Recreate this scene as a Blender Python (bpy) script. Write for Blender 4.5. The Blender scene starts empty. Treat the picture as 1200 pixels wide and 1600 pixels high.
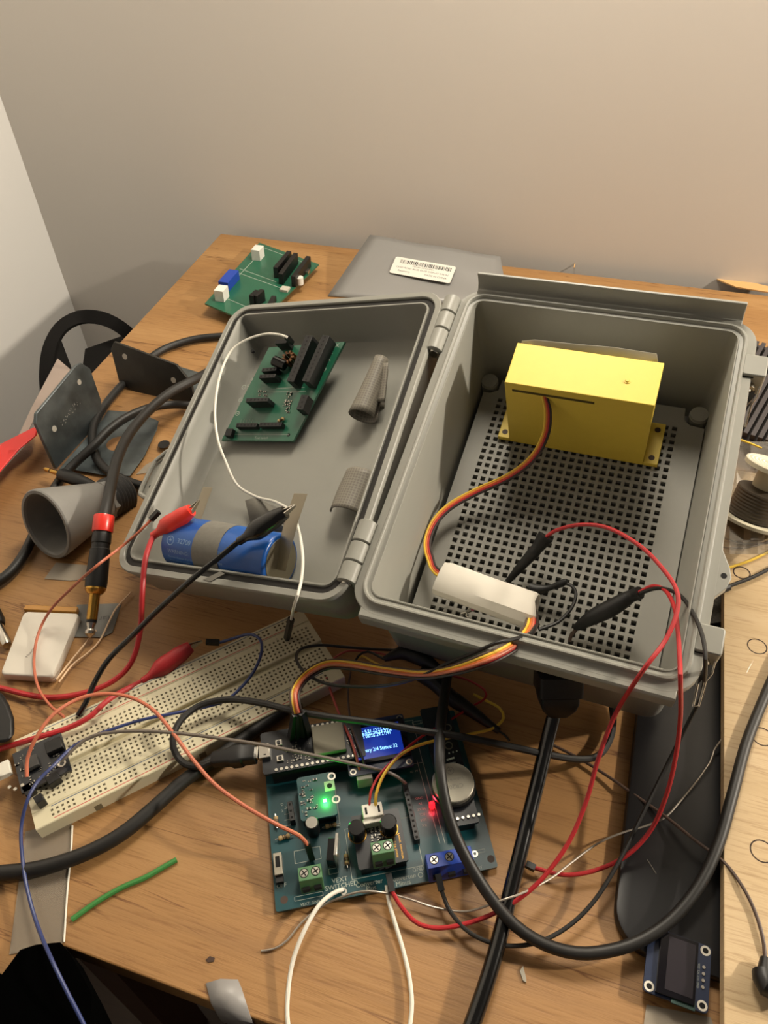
import bpy, math, random
from mathutils import Vector as V, Matrix
random.seed(7)
S=0.001                      # everything below is modelled in millimetres
scn=bpy.context.scene; COL=scn.collection
# ------------------------------------------------------------------ camera
F_PX,PITCH,ROLL,CAM_H=1200.0,0.768,0.046,363.6
_f=V((0,math.cos(PITCH),-math.sin(PITCH))); _r=V((1,0,0)); _d=_f.cross(_r)
CR=_r*math.cos(ROLL)+_d*math.sin(ROLL); CD=-_r*math.sin(ROLL)+_d*math.cos(ROLL); CF=_f
CP=V((0,0,CAM_H))
cd=bpy.data.cameras.new('camera'); cam=bpy.data.objects.new('camera',cd); COL.objects.link(cam)
R=Matrix((CR,-CD,-CF)).transposed()
cam.matrix_world=Matrix.Translation(CP*S)@R.to_4x4()
cd.sensor_fit='VERTICAL'; cd.sensor_height=36; cd.sensor_width=27; cd.lens=36*F_PX/1600; cd.clip_start=0.01
scn.camera=cam
# ------------------------------------------------------------------ frames of reference (each real surface has one)
def RM(rz,ty,tx): return Matrix.Rotation(rz,3,'Z')@Matrix.Rotation(ty,3,'Y')@Matrix.Rotation(tx,3,'X')
class Fr:
    def __init__(s,o,M): s.o=V(o); s.M=M.copy(); s.I=M.transposed()
    def w(s,p): return s.o+s.M@V(p)                 # local -> world
    def l(s,p): return s.I@(V(p)-s.o)               # world -> local
    def p(s,u,v,h=0):                               # point of this frame's plane z=h that the photo shows at u,v
        d=s.I@(CR*((u-600)/F_PX)+CD*((v-800)/F_PX)+CF); c=s.I@(CP-s.o); t=(h-c.z)/d.z
        return c+d*t
    def sub(s,o,rz=0,ty=0,tx=0): return Fr(s.w(o),s.M@RM(rz,ty,tx))
TB=Fr((0,0,0),Matrix.Identity(3))
BOX=Fr((-14.37,235.45,80),RM(-.4052,-.036,.3452))
LID=Fr((-158.83,300.27,38),RM(-.4503,-.2548,.3643))
BB=Fr((-171.2,161.9,0),RM(.489,0,0))
PCB=Fr((-55.7,122.5,3.6),RM(.148,0,0))
def F3(a,b,c):                                      # frame through three world points
    x=(b-a).normalized(); z=x.cross(c-a).normalized(); y=z.cross(x)
    return Fr(a,Matrix((x,y,z)).transposed())
def W(u,v,z=0): return TB.p(u,v,z)
def Bx(u,v,h=0): return BOX.w(BOX.p(u,v,h))
def Ld(u,v,h=0): return LID.w(LID.p(u,v,h))
def Bb(u,v,h=9): return BB.w(BB.p(u,v,h))
def Pc(u,v,h=0): return PCB.w(PCB.p(u,v,h))
# ------------------------------------------------------------------ materials
def lin(h):
    if not isinstance(h,str): return tuple(h)+(1,)
    c=[int(h[i:i+2],16)/255 for i in (0,2,4)]
    return tuple(x/12.92 if x<=.04045 else ((x+.055)/1.055)**2.4 for x in c)+(1,)
MC={}
def mat(name,col='808080',rough=.5,metal=0,emit=None,es=0,alpha=1,trans=0,noise=0,nscale=300,bump=0,spec=.5,coat=0,sub=0):
    if name in MC: return MC[name]
    m=bpy.data.materials.new(name); m.use_nodes=True; nt=m.node_tree; b=nt.nodes['Principled BSDF']
    b.inputs['Base Color'].default_value=lin(col); b.inputs['Roughness'].default_value=rough; b.inputs['Metallic'].default_value=metal
    b.inputs['Specular IOR Level'].default_value=spec; b.inputs['Alpha'].default_value=alpha
    b.inputs['Transmission Weight'].default_value=trans; b.inputs['Coat Weight'].default_value=coat
    if emit: b.inputs['Emission Color'].default_value=lin(emit); b.inputs['Emission Strength'].default_value=es
    if noise or bump:
        tc=nt.nodes.new('ShaderNodeTexCoord'); n=nt.nodes.new('ShaderNodeTexNoise'); n.inputs['Scale'].default_value=nscale; n.inputs['Detail'].default_value=5
        nt.links.new(tc.outputs['Object'],n.inputs['Vector'])
        if noise:
            r=nt.nodes.new('ShaderNodeValToRGB'); c=lin(col); 
            r.color_ramp.elements[0].color=tuple(x*(1-noise) for x in c[:3])+(1,); r.color_ramp.elements[1].color=tuple(min(1,x*(1+noise)) for x in c[:3])+(1,)
            r.color_ramp.elements[0].position=.3; r.color_ramp.elements[1].position=.7
            nt.links.new(n.outputs['Fac'],r.inputs['Fac']); nt.links.new(r.outputs['Color'],b.inputs['Base Color'])
        if bump:
            bp=nt.nodes.new('ShaderNodeBump'); bp.inputs['Strength'].default_value=bump; bp.inputs['Distance'].default_value=.0004
            nt.links.new(n.outputs['Fac'],bp.inputs['Height']); nt.links.new(bp.outputs['Normal'],b.inputs['Normal'])
    MC[name]=m; return m
def wood(name,cols,rough=.55,sx=3.0,sy=34.0,crack=.95,knots=True):
    m=bpy.data.materials.new(name); m.use_nodes=True; nt=m.node_tree; N=nt.nodes; L=nt.links; b=N['Principled BSDF']; b.inputs['Roughness'].default_value=rough
    tc=N.new('ShaderNodeTexCoord')
    def mp(s): 
        q=N.new('ShaderNodeMapping'); q.inputs['Scale'].default_value=s; L.new(tc.outputs['Object'],q.inputs['Vector']); return q
    def noise(s,scale,det,rg=.6,dist=0):
        n=N.new('ShaderNodeTexNoise'); n.inputs['Scale'].default_value=scale; n.inputs['Detail'].default_value=det; n.inputs['Roughness'].default_value=rg; n.inputs['Distortion'].default_value=dist
        L.new(mp(s).outputs['Vector'],n.inputs['Vector']); return n
    a=noise((sx*.5,sy*.3,1),1.6,5,.6,.6)
    r=N.new('ShaderNodeValToRGB'); L.new(a.outputs['Fac'],r.inputs['Fac'])
    r.color_ramp.elements[0].position=.3; r.color_ramp.elements[0].color=lin(cols[0]); r.color_ramp.elements[1].position=.7; r.color_ramp.elements[1].color=lin(cols[2])
    e=r.color_ramp.elements.new(.5); e.color=lin(cols[1])
    # fine pores
    p=noise((sx*3,sy*5,1),4,4,.7)
    r2=N.new('ShaderNodeValToRGB'); L.new(p.outputs['Fac'],r2.inputs['Fac']); r2.color_ramp.elements[0].position=.33; r2.color_ramp.elements[0].color=(.72,.66,.58,1); r2.color_ramp.elements[1].position=.5; r2.color_ramp.elements[1].color=(1,1,1,1)
    mx=N.new('ShaderNodeMix'); mx.data_type='RGBA'; mx.blend_type='MULTIPLY'; mx.inputs['Factor'].default_value=.9; L.new(r.outputs['Color'],mx.inputs['A']); L.new(r2.outputs['Color'],mx.inputs['B'])
    # long thin checks (dark splits)
    c=noise((sx*.55,sy*1.0,1),2.6,3,.6,.15)
    mt=N.new('ShaderNodeMath'); mt.operation='SUBTRACT'; mt.inputs[1].default_value=.5; L.new(c.outputs['Fac'],mt.inputs[0])
    ab=N.new('ShaderNodeMath'); ab.operation='ABSOLUTE'; L.new(mt.outputs[0],ab.inputs[0])
    r3=N.new('ShaderNodeValToRGB'); L.new(ab.outputs[0],r3.inputs['Fac']); r3.color_ramp.elements[0].position=.0; r3.color_ramp.elements[0].color=(.42,.3,.2,1); r3.color_ramp.elements[1].position=.010; r3.color_ramp.elements[1].color=(1,1,1,1)
    g=noise((sx*.9,sy*.6,1),3.0,2,.5)
    r4=N.new('ShaderNodeValToRGB'); L.new(g.outputs['Fac'],r4.inputs['Fac']); r4.color_ramp.elements[0].position=.48; r4.color_ramp.elements[0].color=(0,0,0,1); r4.color_ramp.elements[1].position=.56; r4.color_ramp.elements[1].color=(1,1,1,1)
    ml=N.new('ShaderNodeMath'); ml.operation='MULTIPLY'; ml.inputs[1].default_value=crack; L.new(r4.outputs['Color'],ml.inputs[0])
    mx2=N.new('ShaderNodeMix'); mx2.data_type='RGBA'; mx2.blend_type='MULTIPLY'; L.new(ml.outputs[0],mx2.inputs['Factor']); L.new(mx.outputs['Result'],mx2.inputs['A']); L.new(r3.outputs['Color'],mx2.inputs['B'])
    L.new(mx2.outputs['Result'],b.inputs['Base Color'])
    bp=N.new('ShaderNodeBump'); bp.inputs['Strength'].default_value=.25; bp.inputs['Distance'].default_value=.0005; L.new(p.outputs['Fac'],bp.inputs['Height']); L.new(bp.outputs['Normal'],b.inputs['Normal'])
    MC[name]=m; return m
# ------------------------------------------------------------------ mesh builder
def rr(x0,y0,x1,y1,r,n=6):
    P=[]
    for cx,cy,a0 in ((x1-r,y0+r,-90),(x1-r,y1-r,0),(x0+r,y1-r,90),(x0+r,y0+r,180)):
        for i in range(n+1):
            a=math.radians(a0+90*i/n); P.append((cx+r*math.cos(a),cy+r*math.sin(a)))
    return P
def spline(pts,step=2.5):
    if len(pts)<3: return [V(p) for p in pts]
    P=[V(p) for p in pts]; P=[P[0]*2-P[1]]+P+[P[-1]*2-P[-2]]; out=[]
    for i in range(1,len(P)-2):
        a,b,c,d=P[i-1:i+3]; n=max(2,int((c-b).length/step))
        for k in range(n):
            t=k/n; out.append(.5*((2*b)+(c-a)*t+(2*a-5*b+4*c-d)*t*t+(3*b-a-3*c+d)*t**3))
    out.append(P[-2]); return out
class MB:
    def __init__(s): s.v=[];s.f=[];s.m=[];s.T=None;s.mi=0
    def add(s,vs,fs):
        k=len(s.v)
        for p in vs:
            p=V(p); s.v.append(s.T@p if s.T else p)
        for f in fs: s.f.append([i+k for i in f]); s.m.append(s.mi)
    def box(s,x0,y0,z0,x1,y1,z1):
        s.add([(x0,y0,z0),(x1,y0,z0),(x1,y1,z0),(x0,y1,z0),(x0,y0,z1),(x1,y0,z1),(x1,y1,z1),(x0,y1,z1)],
              [(0,3,2,1),(4,5,6,7),(0,1,5,4),(1,2,6,5),(2,3,7,6),(3,0,4,7)])
    def cb(s,c,d,rz=0):        # box by centre bottom, size, rotation
        old=s.T; t=Matrix.Translation(V(c))@Matrix.Rotation(rz,4,'Z'); s.T=(old@t) if old else t
        s.box(-d[0]/2,-d[1]/2,0,d[0]/2,d[1]/2,d[2]); s.T=old
    def loft(s,loops,cap0=True,cap1=True,closed=True):
        n=len(loops[0]); vs=[p for l in loops for p in l]; fs=[]
        for j in range(len(loops)-1):
            for i in range(n if closed else n-1):
                a=j*n+i; b=j*n+(i+1)%n; fs.append((a,b,b+n,a+n))
        if cap0: fs.append(tuple(range(n-1,-1,-1)))
        if cap1: fs.append(tuple((len(loops)-1)*n+i for i in range(n)))
        s.add(vs,fs)
    def prism(s,poly,z0,z1): s.loft([[(x,y,z0) for x,y in poly],[(x,y,z1) for x,y in poly]])
    def cyl(s,c,r,h,n=20,r2=None):
        r2=r if r2 is None else r2; c=V(c)
        s.loft([[c+V((r*math.cos(a),r*math.sin(a),0)) for a in [2*math.pi*i/n for i in range(n)]],[c+V((r2*math.cos(a),r2*math.sin(a),h)) for a in [2*math.pi*i/n for i in range(n)]]])
    def ring(s,c,r0,r1,h,n=20):
        c=V(c); A=[2*math.pi*i/n for i in range(n)]
        L=[[c+V((r*math.cos(a),r*math.sin(a),z)) for a in A] for r,z in ((r0,0),(r1,0),(r1,h),(r0,h),(r0,0))]
        s.loft(L,False,False)
    def lathe(s,a,b,prof,n=24,caps=True):   # prof: (t along a->b in mm, radius)
        a=V(a); ax=(V(b)-a).normalized(); u=ax.orthogonal().normalized(); w=ax.cross(u)
        L=[[a+ax*t+(u*math.cos(q)+w*math.sin(q))*r for q in [2*math.pi*i/n for i in range(n)]] for t,r in prof]
        s.loft(L,caps,caps)
    def tube(s,pts,r,n=10,step=2.5,sm=True,flat=None):
        P=spline(pts,step) if sm else [V(p) for p in pts]; N=len(P); L=[]
        t0=(P[1]-P[0]).normalized(); u=t0.orthogonal().normalized()
        for i,p in enumerate(P):
            t=(P[min(i+1,N-1)]-P[max(i-1,0)]).normalized(); u=(u-t*u.dot(t)).normalized(); w=t.cross(u)
            k=i/(N-1); rad=r if not callable(r) else r(k)
            L.append([p+(u*math.cos(q)+w*math.sin(q))*rad for q in [2*math.pi*j/n for j in range(n)]])
        s.loft(L)
    def text(s,t,c,size,rz=0,z=0,flip=False,sx=1.0,align='CENTER'):
        cu=bpy.data.curves.new('t','FONT'); cu.body=t; cu.size=size; cu.align_x=align; cu.align_y='CENTER'; cu.resolution_u=2
        o=bpy.data.objects.new('t',cu); COL.objects.link(o); dg=bpy.context.evaluated_depsgraph_get(); me=bpy.data.meshes.new_from_object(o.evaluated_get(dg))
        T=Matrix.Translation(V((c[0],c[1],z)))@Matrix.Rotation(rz,4,'Z')@Matrix.Diagonal((sx*(-1 if flip else 1),1,1,1))
        old=s.T; s.T=(old@T) if old else T
        s.add([v.co.copy() for v in me.vertices],[tuple(p.vertices) for p in me.polygons]); s.T=old
        bpy.data.objects.remove(o); bpy.data.meshes.remove(me); bpy.data.curves.remove(cu)
    def frame(s,x0,y0,x1,y1,w,z):   # thin printed outline
        for a in ((x0,y0,x1,y0+w),(x0,y1-w,x1,y1),(x0,y0,x0+w,y1),(x1-w,y0,x1,y1)): s.add([(a[0],a[1],z),(a[2],a[1],z),(a[2],a[3],z),(a[0],a[3],z)],[(0,1,2,3)])
    def build(s,name,mats,parent=None,origin=(0,0,0),bevel=0,smooth=30,kind=None):
        me=bpy.data.meshes.new(name); o3=V(origin)
        me.from_pydata([(p-o3)*S for p in s.v],[],s.f)
        if not isinstance(mats,(list,tuple)): mats=[mats]
        for m in mats: me.materials.append(m)
        me.polygons.foreach_set('material_index',[min(i,len(mats)-1) for i in s.m])
        me.polygons.foreach_set('use_smooth',[True]*len(s.f)); me.update(); me.set_sharp_from_angle(angle=math.radians(smooth))
        o=bpy.data.objects.new(name,me); COL.objects.link(o)
        if parent: o.parent=parent
        if bevel:
            b=o.modifiers.new('bevel','BEVEL'); b.width=bevel*S; b.segments=2; b.limit_method='ANGLE'; b.angle_limit=math.radians(40)
        if kind: o['kind']=kind
        return o
def props(o,label,cat,group=None,kind=None):
    o['label']=label; o['category']=cat
    if group: o['group']=group
    if kind: o['kind']=kind
    return o
def thing(name,label,cat,fr=TB,o=(0,0,0),group=None,kind=None):
    e=bpy.data.objects.new(name,None); COL.objects.link(e); e.empty_display_size=.01
    e.matrix_world=Matrix.Translation(fr.w(o)*S)@fr.M.to_4x4(); e['org']=0; del e['org']
    return props(e,label,cat,group,kind)
def solo(name,mb,mats,label,cat,fr=TB,origin=None,group=None,bevel=0,smooth=30):   # a thing that is one mesh
    if origin is None:
        xs=[p.x for p in mb.v]; ys=[p.y for p in mb.v]; zs=[p.z for p in mb.v]; origin=V(((min(xs)+max(xs))/2,(min(ys)+max(ys))/2,min(zs)))
    o=mb.build(name,mats,None,origin,bevel,smooth); o.matrix_world=Matrix.Translation(fr.w(origin)*S)@fr.M.to_4x4()
    return props(o,label,cat,group)
def plate(poly,fr,t0,t1,holes=()):
    mb=MB(); mb.prism([(p.x,p.y) for p in poly],t0,t1); return mb
def punch(mb,cuts): pass
# ------------------------------------------------------------------ shared materials
GREY=mat('grey_enclosure_plastic','8e8d85',.42,noise=.02,nscale=60,bump=.05,spec=.45)
GREYD=mat('grey_panel_plastic','87857d',.55,noise=.02,nscale=80)
GASK=mat('dark_gasket_rubber','1c1915',.7)
BLK=mat('black_plastic','0b0a0a',.45,noise=.1,nscale=200)
BLKG=mat('glossy_black_plastic','0a0908',.18,spec=.6)
BLKR=mat('black_rubber_cable','171513',.5,noise=.1,nscale=300,bump=.05)
BLKM=mat('black_tape','0c0b0a',.55,bump=.5,nscale=250)
CHROME=mat('bright_metal','c9c4ba',.22,1); STEEL=mat('galvanised_steel','5f6668',.42,.75,noise=.35,nscale=60,bump=.15)
DSTEEL=mat('dark_steel','3a3834',.45,.6,noise=.25,nscale=50)
GOLD=mat('gold_plate','c79a4a',.25,1); SOLD=mat('solder_silver','bdb8ad',.3,1); NICK=mat('nickel_strip','a39b88',.38,.9)
WHT=mat('white_plastic','cfcabd',.5); SILK=mat('silkscreen_white','a9b0a4',.6); CREAM=mat('cream_breadboard_plastic','cdc4a6',.5,noise=.02,nscale=50)
YEL=mat('yellow_printed_plastic','dcc049',.5,noise=.015,nscale=200,bump=.05)
RED=mat('red_wire_plastic','a8262a',.4); REDB=mat('bright_red_plastic','d63328',.3,spec=.6); ORG=mat('orange_wire_plastic','b5654a',.45)
BLU=mat('blue_wire_plastic','2b3768',.4); YW=mat('yellow_wire_plastic','d9b43c',.45); BRW=mat('brown_wire_plastic','4a382f',.5); GRW=mat('grey_wire_plastic','6a6158',.45)
WW=mat('white_wire_plastic','d8d4c8',.4); GRN=mat('green_wire_plastic','3a7a3a',.5); PALE=mat('pale_wire_plastic','cfae8a',.5)
PG=mat('green_circuit_board','1a5a42',.35,spec=.5,coat=.3); PT=mat('teal_circuit_board','0c3f45',.35,spec=.5,coat=.3); PK=mat('black_circuit_board','0b0f16',.35,coat=.3); PB=mat('blue_circuit_board','16233f',.35,coat=.3)
TGRN=mat('green_terminal_plastic','47724a',.45); TBLU=mat('blue_terminal_plastic','1b3fa0',.45); TAN=mat('resistor_body','9b8358',.5); BRN=mat('dark_mark','3a2415',.6)
HOLE=mat('dark_hole','0d0c0b',.9); TAPE=mat('grey_cloth_tape','6f6c64',.6,noise=.08,nscale=400,bump=.3)
# ================================================================== THE SETTING
PLY=wood('table_plywood',('84603a','997143','a98253'),.5); PLYE=mat('plywood_edge','5a3c22',.7,noise=.3,nscale=120)
BIRCH=wood('birch_plywood',('ab9169','b89f79','c1aa88'),.5,3,30,.12); WALLM=mat('wall_paint','d6d0c8',.75,noise=.01,nscale=6); WALL2=mat('wall_paint_left','d6d3ce',.75,noise=.01,nscale=6)
C0=W(345,365); C1=W(1200,462); F1=W(100,1478); F2=W(400,1592); L1=W(0,737)
ex=(C1-C0).normalized(); ey=V((-ex.y,ex.x,0)); TF=Fr(C0,Matrix((ex,ey,V((0,0,1)))).transposed())
def tl(p): q=TF.l(p); return (q.x,q.y)
lc=tl(C0); ll=tl(L1); f1=tl(F1); f2=tl(F2)
ks=(ll[0]-lc[0])/(ll[1]-lc[1]); kf=(f2[1]-f1[1])/(f2[0]-f1[0])
yf=-720
for _ in range(20): yf=f1[1]+kf*(lc[0]+ks*yf-f1[0])
pl=(lc[0]+ks*yf,yf); XR=1150; pr=(XR,f1[1]+kf*(XR-f1[0]))
tab=thing('workbench','worn plywood workbench top carrying all the electronics','table',TF)
m=MB(); j1=tl(W(8,1550)); j0=tl(W(100,1478)); j2=(lc[0]+ks*(j1[1]+20),j1[1]+20); m.prism([j2,j1,j0,pr,(XR,0),(0,0)],-17,0); m.build('tabletop',PLY,tab,bevel=.8)
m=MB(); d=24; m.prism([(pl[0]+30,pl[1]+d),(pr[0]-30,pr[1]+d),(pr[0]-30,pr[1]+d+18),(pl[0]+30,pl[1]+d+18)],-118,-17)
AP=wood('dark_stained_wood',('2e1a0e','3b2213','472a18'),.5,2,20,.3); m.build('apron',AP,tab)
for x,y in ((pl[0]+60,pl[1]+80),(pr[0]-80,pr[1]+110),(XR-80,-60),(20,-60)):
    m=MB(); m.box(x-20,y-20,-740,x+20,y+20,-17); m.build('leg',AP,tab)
# walls: back wall just behind the table's rear edge, side wall through the corner seen in the photo
gap=16.0; n=ey; B0=C0+ey*gap
d=(CR*((115-600)/F_PX)+CD*((480-800)/F_PX)+CF); t=(B0-CP).dot(n)/d.dot(n); Q=CP+d*t; qx=TF.l(Q).x
def wallobj(name,x0,y0,x1,y1,z0,z1,m_):
    m=MB(); m.box(x0,y0,z0,x1,y1,z1); o=m.build(name,m_,None,(x0,y0,z0)); o.matrix_world=Matrix.Translation(TF.w((x0,y0,z0))*S)@TF.M.to_4x4(); o['kind']='structure'; return o
wallobj('wall_back',qx-100,gap,3000,gap+100,-740,1700,WALLM)
wallobj('wall_left',qx-100,-2600,qx,gap,-740,1700,WALL2)
FLM=wood('dark_floor_boards',('2a1a10','35220f','3d2917'),.5,1,8,.4)
wallobj('floor',qx,-2600,3000,gap,-760,-740,FLM)
# ================================================================== ENCLOSURE
ENC='large open grey plastic enclosure box with a perforated panel and an opened lid'
enc=thing('enclosure_box',ENC,'box',BOX)
RX0,RY0,RX1,RY1,RR=0,0,149.4,194.3,10
def L3(d,z,x0=RX0,y0=RY0,x1=RX1,y1=RY1,r=RR): return [(x,y,z) for x,y in rr(x0-d,y0-d,x1+d,y1+d,max(1.5,r+d),7)]
m=MB()
m.loft([L3(-3,-79,r=16),L3(-1.4,-77),L3(-.2,-9),L3(5.0,-9),L3(5.3,-8.5),L3(5.3,-3),L3(4.9,-2.5),L3(1.4,-2.5),L3(.9,-2.2),L3(.6,-.5),L3(.1,0),L3(-.7,0),L3(-1.2,-.5),L3(-1.4,-1.7),L3(-3.2,-1.9),L3(-3.5,-1.2),L3(-4.0,-1.1),L3(-4.4,-1.7,r=8.5),L3(-8.5,-75,r=15)])
m.build('box_body',GREY,enc,smooth=40)
# rear rain flange standing up, front skirt hanging down
m=MB(); m.loft([[(3,y,z) for y,z in ((196,-6),(196,-2.4),(198.6,-1.8),(200.3,1),(200.6,8.5),(202.4,8.5),(202.2,-1),(200,-6))],[(146,y,z) for y,z in ((196,-6),(196,-2.4),(198.6,-1.8),(200.3,1),(200.6,8.5),(202.4,8.5),(202.2,-1),(200,-6))]])
m.build('rain_flange',GREY,enc,bevel=.5)
m=MB(); P_=((-2,-2.55),(-6.8,-2.55),(-8,-3.4),(-8.2,-12),(-6.6,-12),(-6.2,-5.5),(-2,-5.5)); m.loft([[(2,y,z) for y,z in P_],[(146.5,y,z) for y,z in P_]]); m.build('front_skirt',GREY,enc,bevel=.5)
# mounting ear on the right wall
m=MB(); m.prism([(150,78),(154.5,72),(155,66),(159,58),(160.3,53),(159,48),(155,43),(154,38),(150,34)],-7.5,-2.6); m.build('mounting_ear',GREY,enc,bevel=.4)
m=MB(); m.cyl((157,53.5,-2.75),1.3,.3,14); m.build('ear_hole',HOLE,enc)
# latches
for y0,y1 in ((164,177),(15.8,28.6)):
    m=MB(); m.prism(rr(149.6,y0,161.2,y1,1.6,4),-16,-.8); lt=m.build('latch_block',GREY,enc,bevel=.7)
    m=MB(); m.box(149.4,y0-.1,-.85,150.0,y1+.1,-.7); m.box(149.6,y0-.5,-2.6,155.5,y0+.05,-2.3); m.build('seam',HOLE,lt)
    b=MB(); b.tube([(159.8,y0,-9),(159.6,y0-5,-11),(158.0,y0-8,-14),(157.6,y0-18,-20),(155.4,y0-18.6,-20),(155.3,y0-8,-15)],.5,8,1.2,sm=False)
    b.lathe((155,y0+.3,-9),(155,y0-4.5,-9),[(0,2.3),(1,2.8),(3,2.8),(3.1,1.2),(4.6,1.1)],14)
    b.build('latch_bail',CHROME,lt); b=MB(); b.prism([(155,y0-11),(158.2,y0-5),(158.6,y0),(154.6,y0)],-15,-12.6); b.build('latch_cam',DSTEEL,lt)
# standing bosses with round caps in the corners and the perforated mounting panel
for x,y in ((12.5,176),(137,175.5),(12.5,17),(137,17)):
    m=MB(); m.cyl((x,y,-75),5.5,17.2,26); m.cyl((x,y,-57.8),5.2,1.6,26,5.0); m.build('panel_boss',GREY,enc,smooth=30)
p=4.68; hx0=22.4-p/2; NX=23; NY=33; hy1=163.9+p/2; hs=2.75; g=(p-hs)
py0=hy1-NY*p
pan=MB()
Z0,Z1=-61.5,-58
X0,X1=10.8,141.2; YB,YT=6,179; xl=hx0+g/2; xr=hx0+NX*p-g/2; yb=py0+g/2; yt=hy1-g/2
# solid border (with the notches round the bosses) as four pieces, then the bars of the grid
pan.prism([(X0,yt),(X0,168),(15,168),(19.5,171),(20,YT),(129,YT),(129.5,171),(133,168),(X1,167),(X1,yt)],Z0,Z1)
pan.prism([(X0,yb),(X1,yb),(X1,24),(133,24),(129,20),(129,YB),(20,YB),(20,20),(16,24),(X0,24)] if yb>24 else [(X0,yb),(X1,yb),(X1,YB+4),(129,YB),(20,YB),(X0,YB+4)],Z0,Z1)
pan.box(X0,yb,Z0,xl,yt,Z1); pan.box(xr,yb,Z0,X1,yt,Z1)
for j in range(1,NY):
    y=py0+j*p; pan.box(xl,y-g/2,Z0,xr,y+g/2,Z1)
for j in range(NY):
    for i in range(1,NX):
        x=hx0+i*p; pan.box(x-g/2,py0+j*p+g/2,Z0,x+g/2,py0+(j+1)*p-g/2,Z1)
pan.build('perforated_panel',GREYD,enc)
# ---- lid, a hinged part of the box: built in its own tilted frame
def child_frame(o,fr,parentfr):
    o.matrix_parent_inverse=Matrix.Identity(4)
    o.matrix_basis=(Matrix.Translation(parentfr.o*S)@parentfr.M.to_4x4()).inverted()@(Matrix.Translation(fr.o*S)@fr.M.to_4x4())
LW,LL=156.9,197.8
def K3(d,z,r=15): return [(x,y,z) for x,y in rr(d,d,LW-d,LL-d,max(2,r-d),7)]
m=MB(); m.loft([K3(3,-30.5),K3(1.8,-29),K3(.6,-3.5),K3(0,-3),K3(0,-.6),K3(.5,0),K3(3.6,0),K3(4.0,-.4),K3(4.1,-2.6),K3(7.6,-2.6),K3(7.8,-.6),K3(8.1,-.2),K3(8.9,-.2),K3(9.2,-.7),K3(9.6,-4,r=14),K3(13,-22.5,r=17),K3(15,-25,r=18)])
lid=m.build('lid',GREY,enc,smooth=40); child_frame(lid,LID,BOX)
m=MB(); G=[K3(4.15,-2.55),K3(4.15,-1.5),K3(7.55,-1.5),K3(7.55,-2.55)]; m.loft(G,False,False); m.build('gasket',GASK,lid)
m=MB(); m.loft([[(x,y,z) for x,y in [(1,84),(-3,82),(-8.6,75),(-9.4,68),(-9.4,56),(-8.6,51.5),(-4,49.5),(1,49)]] for z in (-7,-5.2)]); 
for a,b in zip([(1,84),(-3,82),(-8.6,75),(-9.4,68),(-9.4,56),(-8.6,51.5),(-4,49.5)],[(-3,82),(-8.6,75),(-9.4,68),(-9.4,56),(-8.6,51.5),(-4,49.5),(1,49)]): m.tube([(a[0],a[1],-3.2),(b[0],b[1],-3.2)],1.4,8,sm=False)
m.build('mounting_ear',GREY,lid)
m=MB(); m.cyl((-5.2,58,-5.3),1,.4,12); m.build('ear_hole',HOLE,lid)
# hinges: three knuckles each with a pin
for ya,yb_ in ((190.5,150.5),(41,6.5)):
    L_=ya-yb_; q=[0,L_*.31,L_*.62,L_]
    if yb_<20: q=[0,L_*.36,L_*.68,L_]
    for k in range(3):
        m=MB(); a=(-9.3,ya-q[k]-.3,-3.5); b=(-9.3,ya-q[k+1]+.3,-3.5); h=q[k+1]-q[k]-.6
        m.lathe(a,b,[(0,4.6),(.5,5.2),(h-.5,5.2),(h,4.6)],28)
        if k==1: m.box(-9.3,ya-q[2]+.5,-8.2,-4.5,ya-q[1]-.5,-4.5)
        else: m.box(-14.5,ya-q[k+1]+.5,-8.2,-9.3,ya-q[k]-.5,-5)
        m.build('hinge_knuckle',GREY,enc,smooth=40)
    m=MB(); m.lathe((-9.3,yb_-.6,-3.5),(-9.3,yb_+1,-3.5),[(0,2.6),(.6,3.0),(1.6,3)],18); m.build('hinge_pin',CHROME,enc)
# ================================================================== YELLOW SENSOR HOUSING
sx0,sx1,sy0,sy1=35.5,112.6,136,163.3; zb=-57.8
yel=thing('sensor_housing','bright yellow printed plastic housing screwed to the perforated panel','electronics housing',BOX,(74,150,zb))
off=Vector=V((74,150,zb))
m=MB(); m.box(sx0,sy0,zb,sx1,sy1,0); 
hb=m.build('housing_shell',YEL,yel,off,bevel=.4)
for xa,xb in ((28.6,sx0),(sx1,120.4)):
    m=MB(); m.prism([(xa,sy0),(xb,sy0),(xb,sy1+.5),(xa,sy1+.5)],zb,zb+3); fl=m.build('mounting_flange',YEL,yel,off,bevel=.3)
    for y in (140,159):
        m=MB(); m.cyl(((xa+xb)/2,y,zb+3.01),1.7,.1,16); m.build('screw_hole',BRN,fl,off)
m=MB(); m.box(39.5,sy0-.25,-6.6,83,sy0+.1,-5.0); m.build('cable_slot',mat('slot_dark','4a3d10',.8),yel,off)
m=MB(); m.cyl((96.8,148.5,0),1.1,.8,10,.8); m.ring((96.8,148.5,0),1.1,1.7,.3,12); m.build('moulded_nub',YEL,yel,off)
# clear film lying behind the yellow housing
FILM=mat('clear_plastic_film','cfccc0',.25,alpha=.6,spec=.8)
m=MB(); 
top=[Bx(815,533,-1),Bx(835,531,1),Bx(900,538,2),Bx(960,543,1),Bx(1026,553,0),Bx(1028,566,-3)]
vs=[];N_=len(top)
for q in top:
    l=BOX.l(q); vs+= [(l.x,max(l.y,164.6),l.z),(l.x-.5,164.6,-45)]
m.add(vs,[(2*i,2*i+1,2*i+3,2*i+2) for i in range(N_-1)])
f_=solo('plastic_film',m,FILM,'crumpled clear plastic film standing behind the yellow housing','plastic film',BOX); s_=f_.modifiers.new('s','SOLIDIFY'); s_.thickness=.0002
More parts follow.
